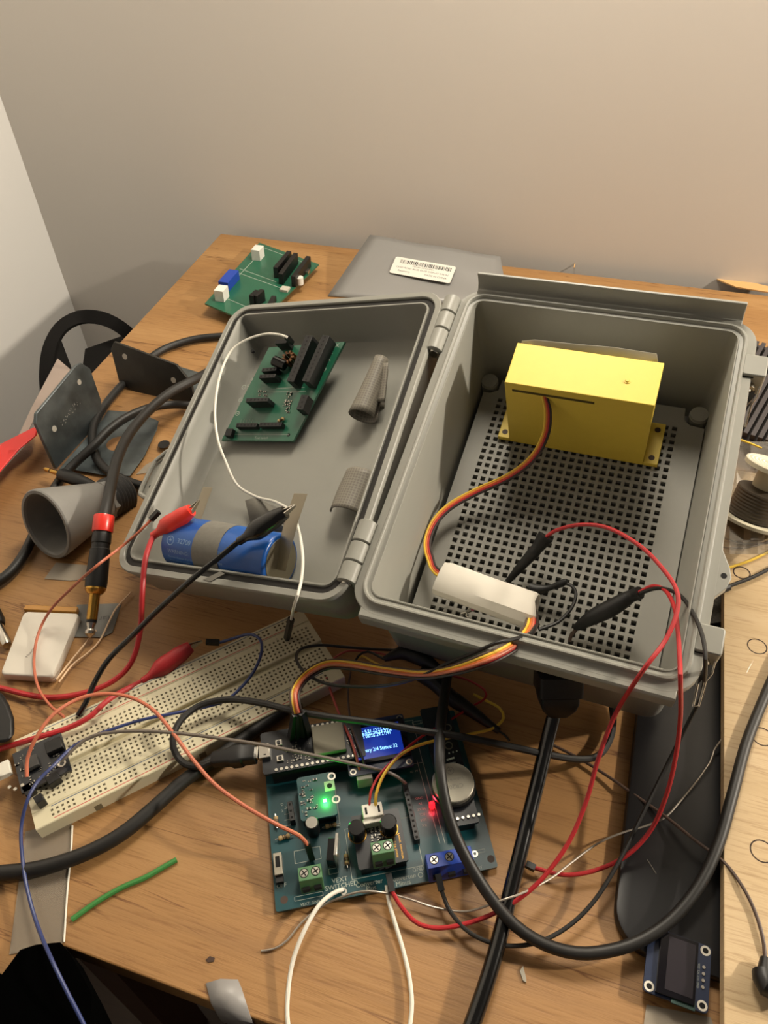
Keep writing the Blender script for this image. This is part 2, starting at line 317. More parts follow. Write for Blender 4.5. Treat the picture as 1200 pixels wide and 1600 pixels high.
# ================================================================== helpers for electronics
def header(fr,a,b,h,w,par,name='pin_header',org=(0,0,0),base=0,slots=True,gold=False):
    """black pin socket strip whose top centreline the photo shows from a to b"""
    A=fr.p(a[0],a[1],h); B=fr.p(b[0],b[1],h); L_=(B-A).length; ang=math.atan2(B.y-A.y,B.x-A.x)
    m=MB(); m.cb(((A.x+B.x)/2,(A.y+B.y)/2,base),(L_,w,h-base),ang); o=m.build(name,BLK,par,org,bevel=.15)
    if slots:
        s=MB(); n=max(2,int(L_/2.54)); dx=(B-A)/n
        for i in range(n): c=A+dx*(i+.5); s.cb((c.x,c.y,h),(1.1,1.1,.03),ang)
        s.build('sockets',HOLE if not gold else SOLD,o,org)
    return o
def at(fr,u,v,h=0): return fr.p(u,v,h)
def blk(fr,u,v,h,d,mat_,par,name,rz=0,z0=0,bevel=.15):
    c=fr.p(u,v,h); m=MB(); m.cb((c.x,c.y,z0),(d[0],d[1],h-z0),rz); return m.build(name,mat_,par,bevel=bevel)
def resistor(fr,a,b,par,h=1.6):
    A=fr.p(*a,h); B=fr.p(*b,h); m=MB(); L_=(B-A).length
    m.lathe(A,B,[(L_*.18,.6),(L_*.22,1.15),(L_*.32,1.2),(L_*.38,.95),(L_*.62,.95),(L_*.68,1.2),(L_*.78,1.15),(L_*.82,.6)],12); m.mi=1
    m.lathe(A,B,[(0,.3),(L_,.3)],6); m.mi=2
    for q in (.42,.52,.6): m.lathe(A,B,[(L_*q,1.0),(L_*q+.5,1.0)],12)
    return m.build('resistor',[TAN,SOLD,BRN],par)
def via(m,c,r=1.2,z=0,k=.62): m.ring((c.x,c.y,z),r*k,r,.12,18)
def smd(m,fr,c,n,w,h,z,seed=1):
    rnd=random.Random(seed)
    for i in range(n):
        x=c[0]+rnd.uniform(0,w); y=c[1]+rnd.uniform(0,h); a=rnd.choice((0,math.pi/2)); s=rnd.uniform(.5,1.3)
        m.mi=0; m.cb((x,y,z),(s*1.3,s*.75,s*.5),a); m.mi=1
        for q in (-1,1): m.cb((x+q*s*.65*math.cos(a),y+q*s*.65*math.sin(a),z),(s*.3,s*.8,s*.52),a)
# ================================================================== GREEN BOARD LYING IN THE LID
G1=F3(Ld(346,688,-19),Ld(458,689,-19),Ld(420,543,-9))
wq=[G1.l(p) for p in (Ld(346,688,-19),Ld(458,689,-19),Ld(539,534,-9),Ld(420,543,-9))]
gw=(wq[1].x+(wq[2].x-wq[3].x))/2; gh=(wq[2].y+wq[3].y)/2; sk=wq[3].x
g1=thing('circuit_board','green circuit board with black headers and a white wire lying in the opened lid','circuit board',G1)
m=MB(); P4=[(0,0),(gw,0),(gw+sk*.5,gh),(sk*.5,gh)]
m.prism([(p.x,p.y) for p in wq],-1.6,0); m.mi=1
def lp(u,v): return G1.p(u,v,0)
for u,v in ((381,605),(376,625),(371,646),(506,577)): q=lp(u,v); m.ring((q.x,q.y,.0),1.2,1.6,.06,16); m.ring((q.x,q.y,.0),.3,.5,.06,8)
for u,v,t in ((527,540,'X'),(519,552,'-'),(514,562,'A'),(388,602,'o'),(394,592,'o')): q=lp(u,v); m.text(t,(q.x,q.y),4,0,.08)
m.text('Test switch',(gw*.55,1.8),2.2,0,.08); 
m.frame(2,4,gw*.9,4.3,.2,.06)
for k in range(5): m.frame(gw*.2+k*2.2,gh*.12,gw*.2+k*2.2+.15,gh*.22,.1,.06)
m.frame(sk*.5+gw*.42,gh*.54,gw*.95,gh*.545,.25,.06); m.frame(gw*.45,gh*.5,gw*.98,gh*.505,.25,.06)
m.build('board',[PG,SILK],g1,bevel=0)
header(G1,(483,524),(453,596),9,5.5,g1); header(G1,(509,524),(477,596),9,5.5,g1)
header(G1,(430,534),(448,533),8,3,g1,slots=False)
header(G1,(409,578),(432,576),6,2.6,g1); header(G1,(405,588),(430,587),7,2.6,g1); header(G1,(384,625),(418,624),8,2.8,g1)
header(G1,(369,664),(401,664),4,2.8,g1); header(G1,(405,663),(440,663),4,2.8,g1); header(G1,(476,617),(468,640),7,5,g1)
a=G1.p(427,563,7); m=MB(); m.lathe(a,a+V((9,-3,-3.5)),[(0,3.1),(.4,3.4),(8.6,3.4),(9,3.1)],20); cp=m.build('capacitor',BLKG,g1); m=MB(); m.lathe(a-V((.25,-.08,-.1)),a,[(0,2.5),(.2,2.7)],20); m.build('capacitor_top',CHROME,cp)
a=G1.p(452,560,3); m=MB(); 
for k in range(9):
    t=k/9*6.28; m.cb((a.x+3.4*math.cos(t),a.y+3.4*math.sin(t),0),(2.2,1.4,5),t)
m.build('coil',mat('copper_wire','6b4526',.4,.5),g1)
blk(G1,357,675,3.5,(5,5),BLK,g1,'push_button'); m=MB(); smd(m,G1,(gw*.72,gh*.28),16,6,14,0,3); smd(m,G1,(gw*.35,gh*.45),8,7,5,0,5); m.build('small_components',[BLK,SOLD],g1)
resistor(G1,(432,660),(446,652),g1)
m=MB(); 
for x,y in ((4,gh*.97),(gw*.9,4),(6,5)): m.cyl((x,y,-1.65),1.2,1.7,12)
m.build('corner_holes',HOLE,g1)
# ================================================================== ROLLED SCRAPS OF MESH TAPE IN THE LID
def meshmat():
    m=bpy.data.materials.new('woven_grey_tape'); m.use_nodes=True; nt=m.node_tree; b=nt.nodes['Principled BSDF']; b.inputs['Roughness'].default_value=.55
    tc=nt.nodes.new('ShaderNodeTexCoord'); out=None
    f=[]
    for ax in 'XY':
        w_=nt.nodes.new('ShaderNodeTexWave'); w_.bands_direction=ax; w_.inputs['Scale'].default_value=.9; w_.wave_profile='SIN'
        mp=nt.nodes.new('ShaderNodeMapping'); mp.inputs['Scale'].default_value=(210,210,210); nt.links.new(tc.outputs['Object'],mp.inputs['Vector']); nt.links.new(mp.outputs['Vector'],w_.inputs['Vector']); f.append(w_)
    mx=nt.nodes.new('ShaderNodeMath'); mx.operation='MAXIMUM'; nt.links.new(f[0].outputs['Fac'],mx.inputs[0]); nt.links.new(f[1].outputs['Fac'],mx.inputs[1])
    r=nt.nodes.new('ShaderNodeValToRGB'); nt.links.new(mx.outputs[0],r.inputs['Fac']); r.color_ramp.elements[0].position=.6; r.color_ramp.elements[0].color=lin('6b665c'); r.color_ramp.elements[1].position=.97; r.color_ramp.elements[1].color=lin('827c70')
    nt.links.new(r.outputs['Color'],b.inputs['Base Color']); return m
MESH=meshmat()
def curl(name,label,A,B,r0,r1,a0,a1,up=V((0,0,1)),twist=0,n=22,k=10,wob=.05,el=1.0):
    fr=F3(A,B,A+up.cross(B-A)); L_=(B-A).length; m=MB(); vs=[]
    for j in range(k+1):
        t=j/k; r=r0+(r1-r0)*t
        for i in range(n+1):
            s=i/n; a=math.radians(a0+(a1-a0)*s+twist*t); q=r*(1+wob*math.sin(5*s+3*t)-.12*s)
            vs.append((L_*t,q*math.cos(a)*el,q*math.sin(a)))
    m.add(vs,[(j*(n+1)+i,j*(n+1)+i+1,(j+1)*(n+1)+i+1,(j+1)*(n+1)+i) for j in range(k) for i in range(n)])
    o=solo(name,m,MESH,label,'tape roll',fr,(0,0,0)); s=o.modifiers.new('s','SOLIDIFY'); s.thickness=.0005; return o
up=LID.M@V((0,0,1))
curl('rolled_tape','curled roll of grey woven tape, larger cone with open dark end in the lid',Ld(566,650,-16),Ld(596,560,-12),8.8,4.6,-150,190,up,25)
curl('rolled_tape','small curled flap of grey woven tape behind the large cone in the lid',Ld(602,632,-20),Ld(608,572,-14),6.0,5.0,-60,110,up)
curl('rolled_tape','half curled strip of grey woven tape by the lid hinge near the battery',Ld(545,806,-21),Ld(568,742,-21),10,9.5,15,185,up,0,el=1.1)
# torn scraps
def scrap(name,label,fr,px,h,th,mt,cat='tape scrap',bend=0):
    P=[fr.p(u,v,h) for u,v in px]; m=MB(); m.prism([(p.x,p.y) for p in P],h,h+th); return solo(name,m,mt,label,cat,fr)
m=MB(); P=[LID.p(u,v,-24.9) for u,v in ((392,790),(410,786),(425,792),(447,800),(450,830),(395,830))]; hs_=(6,7,2,4,0.2,0.2)
m.add([(p.x,p.y,-24.9+h_) for p,h_ in zip(P,hs_)],[(0,1,4,5),(1,2,4),(2,3,4)]); o=solo('tape_scrap',m,TAPE,'torn grey tape scrap sticking up behind the blue battery','tape scrap',LID); s=o.modifiers.new('s','SOLIDIFY'); s.thickness=.0004
scrap('tape_scrap','torn grey tape scrap stuck over the front lid rim under the battery',LID,((318,906),(345,893),(352,897),(340,903),(330,909)),.05,.4,TAPE)
# ================================================================== BATTERY
A=LID.p(279,849,-9.6)+V((0,1.2,0)); B=LID.p(437,882,-9.6)+V((0,1.8,0)); L_=(B-A).length; r=15.0
BF=F3(LID.w(A),LID.w(B),LID.w(A)+LID.M@V((-(B-A).y,(B-A).x,0)))
BWR=mat('blue_battery_wrap','1452a0',.3,spec=.6); PRT=mat('battery_print','86a6c8',.5)
bat=thing('battery','blue cylindrical battery with grey tape band and metal tabs lying in the lid','battery',BF)
m=MB(); m.lathe((0,0,0),(L_,0,0),[(0,r-2.2),(0.2,r-1),(1,r-.2),(2,r),(L_-1.5,r),(L_-.5,r-.3),(L_,r-1.2),(L_,r-2.4)],48); m.build('wrap',BWR,bat,smooth=50)
m=MB(); m.lathe((L_*.33,0,0),(L_,0,0),[(0,r+.05),(.0,r+.35),(L_*.25,r+.35),(L_*.25,r+.05)],48,False); m.build('tape_band',TAPE,bat)
m=MB(); m.lathe((L_-.1,0,0),(L_+2,0,0),[(0,r-2.3),(.5,r-2.3),(.55,r-3)],40); m.build('end_cap',NICK,bat); m=MB(); m.lathe((.1,0,0),(-2,0,0),[(0,r-2.3),(.5,r-2.3),(1.2,5)],40); m.build('end_cap',NICK,bat)
m=MB()
def ctext(t,x,ang,size,al='LEFT'):
    q=MB(); q.text(t,(0,0),size,0,0,align=al)
    vs=[(x+p.x,(r+.06)*math.sin(a),(r+.06)*math.cos(a)) for p in q.v for a in [p.y/r-ang]]
    vs=[(v_[0],v_[1],v_[2]) for v_ in vs]; m.add(vs,q.f)
# ang: angle measured down the near side from the top of the cell
for t,x,ag,sz in (('+',6.5,.35,4.5),('32700',13,.33,4),('WARNING:',6,.75,3.2),('Do not dispose of in fire,',6,.98,1.9),('short circuit or open.',6,1.13,1.9),('Recharge with care.',6,1.28,1.9),('CE',8,1.65,4.2),('mAh',43,.45,3.4),('Li-ion',41,.85,2.4),('rechargeable',42,1.08,2.2),('\u267b',49,1.5,6),('R',56,1.5,4)): ctext(t,x,ag,sz)
def cring(x,ang,R_):
    q=MB(); q.ring((0,0,0),R_*.86,R_,.02,20); m.add([(x+p.x,(r+.05)*math.sin(p.y/r-ang),(r+.05)*math.cos(p.y/r-ang)) for p in q.v],q.f)
cring(7.8,.35,2.6); cring(50.5,1.5,2.6)
m.build('printing',PRT,bat)
def strip(par,pts,w,th,mt,name,fr,wdir):   # bent metal strip: centre points + half width direction
    m=MB(); L=[]
    for p in pts:
        p=fr.l(p); wd=(fr.I@wdir).normalized(); n_=(fr.I@(LID.M@V((0,-1,.3)))).normalized()
        L.append([p-wd*w/2,p+wd*w/2,p+wd*w/2+n_*th,p-wd*w/2+n_*th])
    m.loft(L); return m.build(name,mt,par)
wd=(LID.M@V((1,-.15,0.3))).normalized()
strip(bat,[Ld(437,890,-8),Ld(446,850,-1),Ld(457,810,5),Ld(470,771,12)],11.5,.35,NICK,'metal_tab',BF,wd)
strip(bat,[Ld(300,830,-5),Ld(311,800,-2),Ld(318,780,1),Ld(325,761,4)],10.5,.35,NICK,'metal_tab',BF,wd)
# ================================================================== WIRES
def wire(name,label,pts,r,mt,cat='wire',group=None,par=None,step=2.5,n=9):
    m=MB(); m.tube(pts,r,n,step)
    if par is not None: return m.build(name,mt,par,(0,0,0))
    return solo(name,m,mt,label,cat,TB,pts[0],group)
def wthing(name,label,cat,o): return thing(name,label,cat,TB,o)
def wpart(m,name,mt,par): 
    o=par.matrix_world.translation/S; return m.build(name,mt,par,o)
def boot(par,a,b,tip,rm,mt,flat=.8):
    a=V(a);b=V(b);L_=(b-a).length; m=MB()
    pr=[(0,.34),(.02,.42),(.14,.42),(.2,.5),(.36,.95),(.5,1),(.62,.92),(.78,.9),(.93,.72),(1,.62)]
    m.lathe(a,b,[(t*L_,k*rm) for t,k in pr],22); wpart(m,'insulating_boot',mt,par)
    m=MB(); t=V(tip); d=(t-b).normalized(); s=d.cross(V((0,0,1))).normalized()
    for q in (-1,1):
        L=[]
        for k,(w,hh) in ((0,(1.6,.5)),(.5,(1.3,.5)),(1,(.7,.4))):
            c=b-d*2+(t-b+d*2)*k+s*q*(1.3-1.1*k); u_=d.cross(s)
            L.append([c-u_*w-s*hh*.5,c+u_*w-s*hh*.5,c+u_*w+s*hh*.5,c-u_*w+s*hh*.5])
        m.loft(L)
    wpart(m,'jaws',CHROME,par)
def dupont(par,a,b,mt=BLK,w=1.35,name='connector_housing'):
    a=V(a);b=V(b); m=MB(); d=(b-a).normalized(); s=d.cross(V((0,0,1))); s=(s if s.length>.05 else V((1,0,0))).normalized(); u_=d.cross(s)
    m.loft([[p+s*x*w+u_*y*w for x,y in ((-1,-1),(1,-1),(1,1),(-1,1))] for p in (a,b)])
    if par: wpart(m,name,mt,par)
    return m
def T(s,*P):   # list of photo points on surface s -> world
    return [s(*p) for p in P]
# -- red lead clipped to the battery's left tab
q=wthing('alligator_lead','shiny red alligator clip lead clipped to the left battery tab','clip lead',W(0,1075,3))
wire('wire','',[],0,RED) if False else None
def wp(par,pts,r,mt,name='wire',step=2.5,n=9): m=MB(); m.tube(pts,r,n,step); return wpart(m,name,mt,par)
boot(q,Ld(238,838,3),Ld(299,797,8),Ld(311,782,4),5.6,REDB)
wp(q,T(Ld,(241,835,3),(232,856,5),(226,880,5))+T(W,(222,930,42),(219,985,25),(205,1035,12),(175,1065,6),(130,1083,3),(80,1090,2.5),(40,1085,4),(0,1075,3),(-40,1070,3)),1.55,RED)
q=wthing('alligator_lead','shiny black alligator clip lead clipped to the right battery tab','clip lead',W(125,1115,13))
boot(q,Ld(372,847,12),Ld(446,800,16),Ld(461,790,14),5.4,BLKG)
wp(q,T(Ld,(374,845,12),(340,873,12),(300,905,12))+T(W,(250,950,50),(210,990,38),(170,1030,26),(148,1066,18),(135,1096,14),(122,1118,10.2)),1.5,BLKG)
# -- dull red clip lead beside the breadboard with blue jumper gripped in it
q=wthing('alligator_lead','dull red alligator clip lead with flat boot beside the breadboard','clip lead',W(0,1170,3))
boot(q,W(222,1066,8),W(298,1010,13),W(316,1002,13),5.4,RED)
wp(q,T(W,(226,1063,8),(205,1073,9),(170,1093,14),(140,1120,14),(105,1138,12.5),(60,1152,13),(0,1170,8),(-40,1180,4)),1.5,RED)
# -- jumpers
def jumper(name,label,pts,r,mt,ends=(),cat='jumper wire'):
    q=wthing(name,label,cat,pts[0]); wp(q,pts,r,mt)
    for a,b in ends: dupont(q,a,b)
    return q
e0=T(Ld,(451,527,6),(448,526,5)); 
wl=T(Ld,(449,527,4),(436,523,4),(415,522,4),(385,531,5),(360,550,5),(343,590,5),(336,640,3),(340,685,0),(352,720,-6),(370,757,-14),(400,776,-18),(430,784,-14),(455,800,-4),(467,830,0),(473,870,4),(471,905,5))+T(W,(465,930,80),(459,948,70),(455,968,44))
jumper('jumper_wire','white jumper wire arching from the lid board over the battery into the breadboard',wl,.8,WW,[(W(455,966,45),Bb(448,998,9.2)),(Ld(448,526,4),Ld(456,536,-4))])
jumper('jumper_wire','thin orange jumper wire running from the lid corner down past the white battery pouch',T(Ld,(236,812,5),(215,833,6),(185,858,6))+T(W,(150,885,52),(115,916,34),(80,952,18),(60,990,9.5),(53,1035,9),(60,1075,8),(78,1102,6),(100,1120,10)),.8,ORG,[(Ld(236,812,5),Ld(248,799,6))])
jumper('jumper_wire','orange jumper wire arching over the breadboard onto the teal circuit board',T(W,(42,1214,20),(43,1185,24),(58,1150,30),(85,1115,32),(125,1091,30),(165,1084,28),(205,1090,26),(240,1110,25),(270,1145,25),(300,1185,25),(335,1225,25),(380,1258,25),(430,1287,25),(468,1306,20),(480,1320,16)),.95,ORG,[(Pc(479,1316,13),Pc(487,1342,1.5))])
jumper('jumper_wire','blue jumper wire lying across the breadboard and hanging off the table front',T(W,(343,1004,12),(366,997,14),(390,991,17),(407,1000,20),(408,1022,20),(396,1050,19),(375,1076,17),(350,1096,16),(310,1107,16),(270,1115,17),(225,1124,17),(185,1136,17),(150,1149,17),(115,1166,17),(85,1195,20),(60,1220,20),(43,1250,19),(33,1295,12),(36,1350,8),(45,1400,7),(60,1450,8),(80,1498,15),(105,1550,14),(135,1610,10),(160,1680,5)),.85,BLU,[(W(343,1004,12),W(322,1003,13))])
jumper('jumper_wire','thin brown jumper wire stretched from breadboard module to the teal board header',T(W,(95,1190,16),(118,1168,18),(145,1150,20),(190,1143,22),(240,1143,24),(300,1148,26),(400,1162,28),(480,1178,28),(560,1195,25),(610,1208,18),(634,1224,12)),.85,GRW)
jumper('jumper_wire','thin brown wire crossing the black tablet to a black right-angle plug',T(W,(862,1163,2.5),(905,1185,2.5),(950,1213,3),(1000,1248,5),(1040,1276,8),(1085,1312,12),(1130,1346,16),(1160,1385,18),(1180,1425,18),(1192,1465,18),(1196,1500,17)),.75,BRW)
# ================================================================== BOX CONTENTS: sleeve, ribbon wires, taped splices
rib=['d9b43c','c96a2c','b8281c','241d1a']
RB=[YW,mat('ribbon_orange','d2702c',.45),RED,mat('dark_brown_wire','2a1d18',.5)]
names=['yellow','orange','red','dark brown']
ctr=[(Bx,850,617,-7),(Bx,856,645,-14),(Bx,852,680,-24),(Bx,832,716,-32),(Bx,795,745,-40),(Bx,745,768,-46),(Bx,705,790,-48),(Bx,680,815,-48),(Bx,668,845,-47),(Bx,672,872,-45),(Bx,688,897,-43),
     (Bx,760,925,-41),(Bx,825,950,-38),(Bx,833,970,-30),(Bx,822,993,-14),(Bx,795,1015,0),(Bx,750,1036,4)]
ctr2=[(W,700,1050,62),(W,655,1055,52),(W,600,1049,42),(W,545,1040,36),(W,510,1040,34),(W,480,1056,33),(W,463,1078,37),(W,462,1098,37),(W,466,1114,34)]
C=ctr+ctr2
pw=[f(u,v,h) for f,u,v,h in C]
for k in range(4):
    pts=[]
    for i,(f,u,v,h) in enumerate(C):
        a=C[max(i-1,0)]; b=C[min(i+1,len(C)-1)]; du,dv=b[1]-a[1],b[2]-a[2]; l=math.hypot(du,dv); sp=2.9 if i<11 or True and i<11 else (4.6 if 12<i<17 else (3.2 if i<20 else 3.6))
        if i in (0,): sp=2.0
        o_=(k-1.5)*sp; sgn=1 if i<12 else 1
        # yellow on the outside of the bend
        pts.append(f(u-(-dv/l)*o_*-1*sgn*(-1),v-(du/l)*o_*-1*sgn*(-1),h))
    q=wthing('sensor_wire','%s strand of the four coloured wires from the yellow housing to the teal board'%names[k],'wire',pts[0]); q['group']='coloured wires from the yellow housing'
    wp(q,pts,.72,RB[k],step=2)
    e=pts[-1]; dupont(q,e,Pc(455+9*k,1154-2*k,11),w=1.5)
for k,(nm,mt) in enumerate((('brown',BRW),('pale orange',ORG))):
    pts=[]
    for i,(f,u,v,h) in enumerate(C[11:]):
        a=C[max(i+10,0)]; b=C[min(i+12,len(C)-1)]; du,dv=b[1]-a[1],b[2]-a[2]; l=math.hypot(du,dv); o_=(1.1 if k else 2.3)*(4.6 if 1<i<6 else 3.2); pts.append(f(u-(dv/l)*o_*(1 if not k else -.1),v+(du/l)*o_*(1 if not k else -.1)*-1*-1,h+(1.3 if k else 0)))
    q=wthing('sensor_wire',nm+' strand joining the coloured wires at the paper sleeve','wire',pts[0]); q['group']='coloured wires from the yellow housing'; wp(q,pts,.7,mt,step=2)
# white paper sleeve
SL=F3(Bx(687,903,-41),Bx(838,957,-37),Bx(687,903,-41)+BOX.M@V((-2,10,0)))
Ls=(Bx(838,957,-37)-Bx(687,903,-41)).length
PAP=mat('white_paper_sleeve','d2ccc0',.7,bump=.3,nscale=60)
m=MB(); L=[]
rnd=random.Random(3)
for j,t in enumerate((0,.05,.2,.4,.6,.8,.95,1)):
    k_=1 if 0<j<7 else .96; sh=[(y_*1.22,z_) for y_,z_ in [(-7.6,-2.5),(-6.4,-4.5),(5,-4.8),(7,-3.5),(8.2,0),(6.8,4.2),(3,5.8),(-3.5,6.2),(-6.8,4.0),(-7.9,1)]]
    L.append([(Ls*t+(0.0 if j<6 else (2.2 if y<0 else -1.5)*t),y*k_+rnd.uniform(-.25,.25),z*k_*(.8+.35*t)+rnd.uniform(-.2,.2)) for y,z in sh])
m.loft(L,True,False); m.mi=0
o=solo('paper_sleeve',m,PAP,'crumpled white paper sleeve wrapped round the coloured wires inside the box','sleeve',SL,(0,0,0),smooth=28); s=o.modifiers.new('s','SOLIDIFY'); s.thickness=.0004
# bare wire end poking out under the sleeve
q=wthing('soldered_wire_end','short pink wire with a bare silver soldered end poking from under the sleeve','wire',Bx(745,947,-50)); wp(q,T(Bx,(748,943,-46),(738,953,-52)),1.0,mat('pink_wire','a0586a',.5))
m=MB(); m.tube(T(Bx,(738,953,-52),(730,956,-55),(722,958,-57)),.9,8,1); m.tube(T(Bx,(733,950,-54),(728,962,-56),(736,966,-57)),.5,6,1); wpart(m,'bare_strands',CHROME,q)
# taped splices with their leads
def taped(par,pts,rf): m=MB(); m.tube(pts,rf,12,1.5); return wpart(m,'black_tape_wrap',BLKM,par)
q=wthing('spliced_wire','red wire leaving the upper black taped splice and looping down to the teal board','wire',Bx(795,905,-55))
taped(q,T(Bx,(793,909,-55),(815,884,-48),(838,858,-42),(853,838,-38)),lambda k:1.6+ (2.6*k if k<.75 else 1.95+1.5*(k-.75)*4*.9-.4))
wp(q,T(Bx,(850,843,-38),(866,830,-34),(905,820,-26),(950,825,-18),(1000,853,-8),(1035,888,0),(1057,922,6),(1058,955,8),(1040,1000,9),(1003,1050,9))+T(W,(962,1115,60),(935,1185,45),(915,1255,32),(885,1322,22),(835,1385,14),(770,1428,8),(700,1449,5),(655,1444,5),(628,1418,7),(612,1392,9)),1.0,RED)
dupont(q,W(613,1394,9),Pc(607,1366,6))
q=wthing('spliced_wire','red wire leaving the lower black taped splice, curling over the tablet back','wire',Bx(890,1002,-56))
taped(q,T(Bx,(898,982,-52),(925,965,-46),(955,950,-42),(985,932,-38),(1000,926,-34)),lambda k:1.5+2.9*math.sin(min(1,k*1.15)*2.6)**.8 if k*1.15*2.6<3.14 else 1.5)
wp(q,T(Bx,(890,1002,-56),(893,992,-54),(905,978,-50)),1.0,BRW,'thin_lead')
wp(q,T(Bx,(998,926,-34),(1020,916,-28),(1040,923,-20),(1054,950,-8),(1059,985,0),(1062,1030,8),(1063,1064,11))+T(W,(1063,1120,68),(1056,1180,50),(1042,1240,34),(1018,1295,20),(980,1336,12),(930,1360,7),(880,1367,6),(835,1356,4)),1.0,RED)
dupont(q,W(836,1357,4),W(822,1350,4))
jumper('jumper_wire','black wire from the lower taped splice over the box corner to the blue terminal block',T(Bx,(1000,927,-33),(1030,919,-24),(1062,930,-12),(1085,962,0),(1099,1000,6),(1102,1040,4))+T(W,(1097,1085,55),(1080,1120,40),(1045,1190,25),(1005,1270,17),(965,1350,12),(925,1412,8),(880,1453,6),(830,1475,6),(780,1476,6),(735,1458,6),(704,1425,6),(690,1392,8)),.95,BLKR,[(W(690,1392,8),Pc(684,1366,6))])
q=wthing('spliced_wire','short black wire with taped end curling beside the paper sleeve','wire',Bx(838,914,-50)); taped(q,T(Bx,(826,918,-50),(838,922,-50),(860,918,-48),(886,908,-44)),lambda k:3.0-1.8*k+ .5*math.sin(9*k))
wp(q,T(Bx,(880,911,-45),(893,915,-44),(900,928,-44),(893,950,-44),(872,972,-44),(842,984,-42)),.9,BLKR)
jumper('jumper_wire','thin black wire twisted over the coloured strands and curling onto the breadboard end',T(Bx,(838,975,-30),(828,990,-12),(805,998,2),(775,1005,7))+T(W,(740,1020,75),(700,1036,62),(655,1058,52),(610,1070,42),(560,1073,34),(510,1068,30),(478,1052,28),(463,1030,24),(470,1014,21),(500,1008,18),(540,1011,14),(580,1014,8),(620,1016,3)),.85,BLKR)
# ================================================================== BREADBOARD
bbt=thing('breadboard','long cream solderless breadboard with red and blue rails','breadboard',BB)
BW,BH=165.1,54.5
m=MB(); 
yc=BH/2
def seg(y0,y1): m.loft([[(x,y,z) for y,z in ((y0,0),(y1,0),(y1,8.6),(y1-.4,9),(y0+.4,9),(y0,8.6))] for x in (0,BW)])
seg(0,9.2); seg(9.3,yc-1.6); m.box(0,yc-1.6,0,BW,yc+1.6,6.5); seg(yc+1.6,BH-9.3); seg(BH-9.2,BH)
bd=m.build('body',CREAM,bbt)
m=MB(); hz=9.02
def hole(x,y): m.cb((x,y,9.0),(1.15,1.15,.03))
pt=2.54; x0=(BW-62*pt)/2
for i in range(63):
    for j in range(5):
        hole(x0+i*pt,yc+3.81+j*pt-.2); hole(x0+i*pt,yc-3.81-j*pt+.2)
for gidx in range(10):
    for i in range(5):
        for y in (3.6,6.1,BH-3.6,BH-6.1): hole(x0+2*pt+gidx*6*pt+i*pt,y)
m.build("contact_holes",mat("breadboard_hole","4f4632",.8),bbt)
for y,mt in ((1.7,RED),(8.3,BLU),(BH-1.7,BLU),(BH-8.3,RED)):
    m=MB(); m.box(9,y-.22,9.0,BW-9,y+.22,9.03); m.build('rail_line',mat('rail_red','b8524a',.6) if mt is RED else mat('rail_blue','4a5a70',.6),bbt)
m=MB()
for i in range(0,63,5):
    for y,ch in ((yc+2.1,'f'),(yc-16.5,'a')): pass
    m.text(str(i+1) if i else '1',(x0+i*pt,yc-15.3),1.5,math.pi/2,9.02); m.text(str(i+1) if i else '1',(x0+i*pt,yc+15.3),1.5,math.pi/2,9.02)
m.build('printed_numbers',mat('faint_print','8f8770',.7),bbt)
m=MB()
for x in (28,82,137): m.box(x-1.8,-.05,0,x+1.8,.1,4.5)
m.build('side_notch',mat('notch_shade','6f664e',.8),bbt)
# little modules at its left end
mod=thing('charger_module','small dark module with chips and a white socket plugged into the breadboard end','circuit module',BB,BB.p(60,1190,13))
org=BB.p(60,1190,13); org=V((org.x,org.y,0))
mod.matrix_world=Matrix.Translation(BB.w(org)*S)@BB.M.to_4x4()
def bp(m,name,mt,**k): return m.build(name,mt,mod,org,**k)
a=BB.p(20,1182,13); b=BB.p(98,1155,13); c=BB.p(50,1235,13)
MF=Fr(BB.w((a.x,a.y,13)),BB.M)
m=MB(); m.box(a.x,c.y+1,11.6,b.x,a.y+1.5,13); brd=bp(m,'board',PK)
m=MB(); smd(m,BB,(a.x+1,c.y+2),26,(b.x-a.x)-3,(a.y-c.y)-3,13,9); m.build('small_components',[BLK,SOLD],brd,org)
for (u,v,d) in ((84,1165,(8,7,3)),(48,1192,(7,6.5,3)),):
    q_=BB.p(u,v,15); m=MB(); m.cb((q_.x,q_.y,13),d,0); m.build('chip',BLK if u>60 else mat('inductor','3c3a38',.6),brd,org,bevel=.3)
q_=BB.p(97,1193,13); m=MB(); m.ring((q_.x,q_.y,13),1.1,2.0,.3,18); m.build('mounting_ring',SOLD,brd,org)
q_=BB.p(5,1200,14); m=MB(); m.cb((q_.x-3,q_.y,10.5),(12,8,3.4),0); m.build('white_socket',WHT,brd,org,bevel=.4)
m=MB()
for i in range(7): q_=BB.p(62+i*4.5,1214-i*3.3,14); m.cyl((q_.x,q_.y,13),.55,.8,8)
for u,v in ((15,1230),(24,1233),(35,1227)): q_=BB.p(u,v,13.5); m.cyl((q_.x,q_.y,12.9),.9,.9,10)
m.build('solder_joints',SOLD,brd,org)
for u,v,h,d in ((82,1215,14,(6,5)),(60,1247,15,(4,4.5)),(44,1232,13,(5,6))):
    q_=BB.p(u,v,h); m=MB(); m.cb((q_.x,q_.y,9.02),(d[0],d[1],h-9.02),.2); m.build('black_connector',BLK,brd,org,bevel=.3)
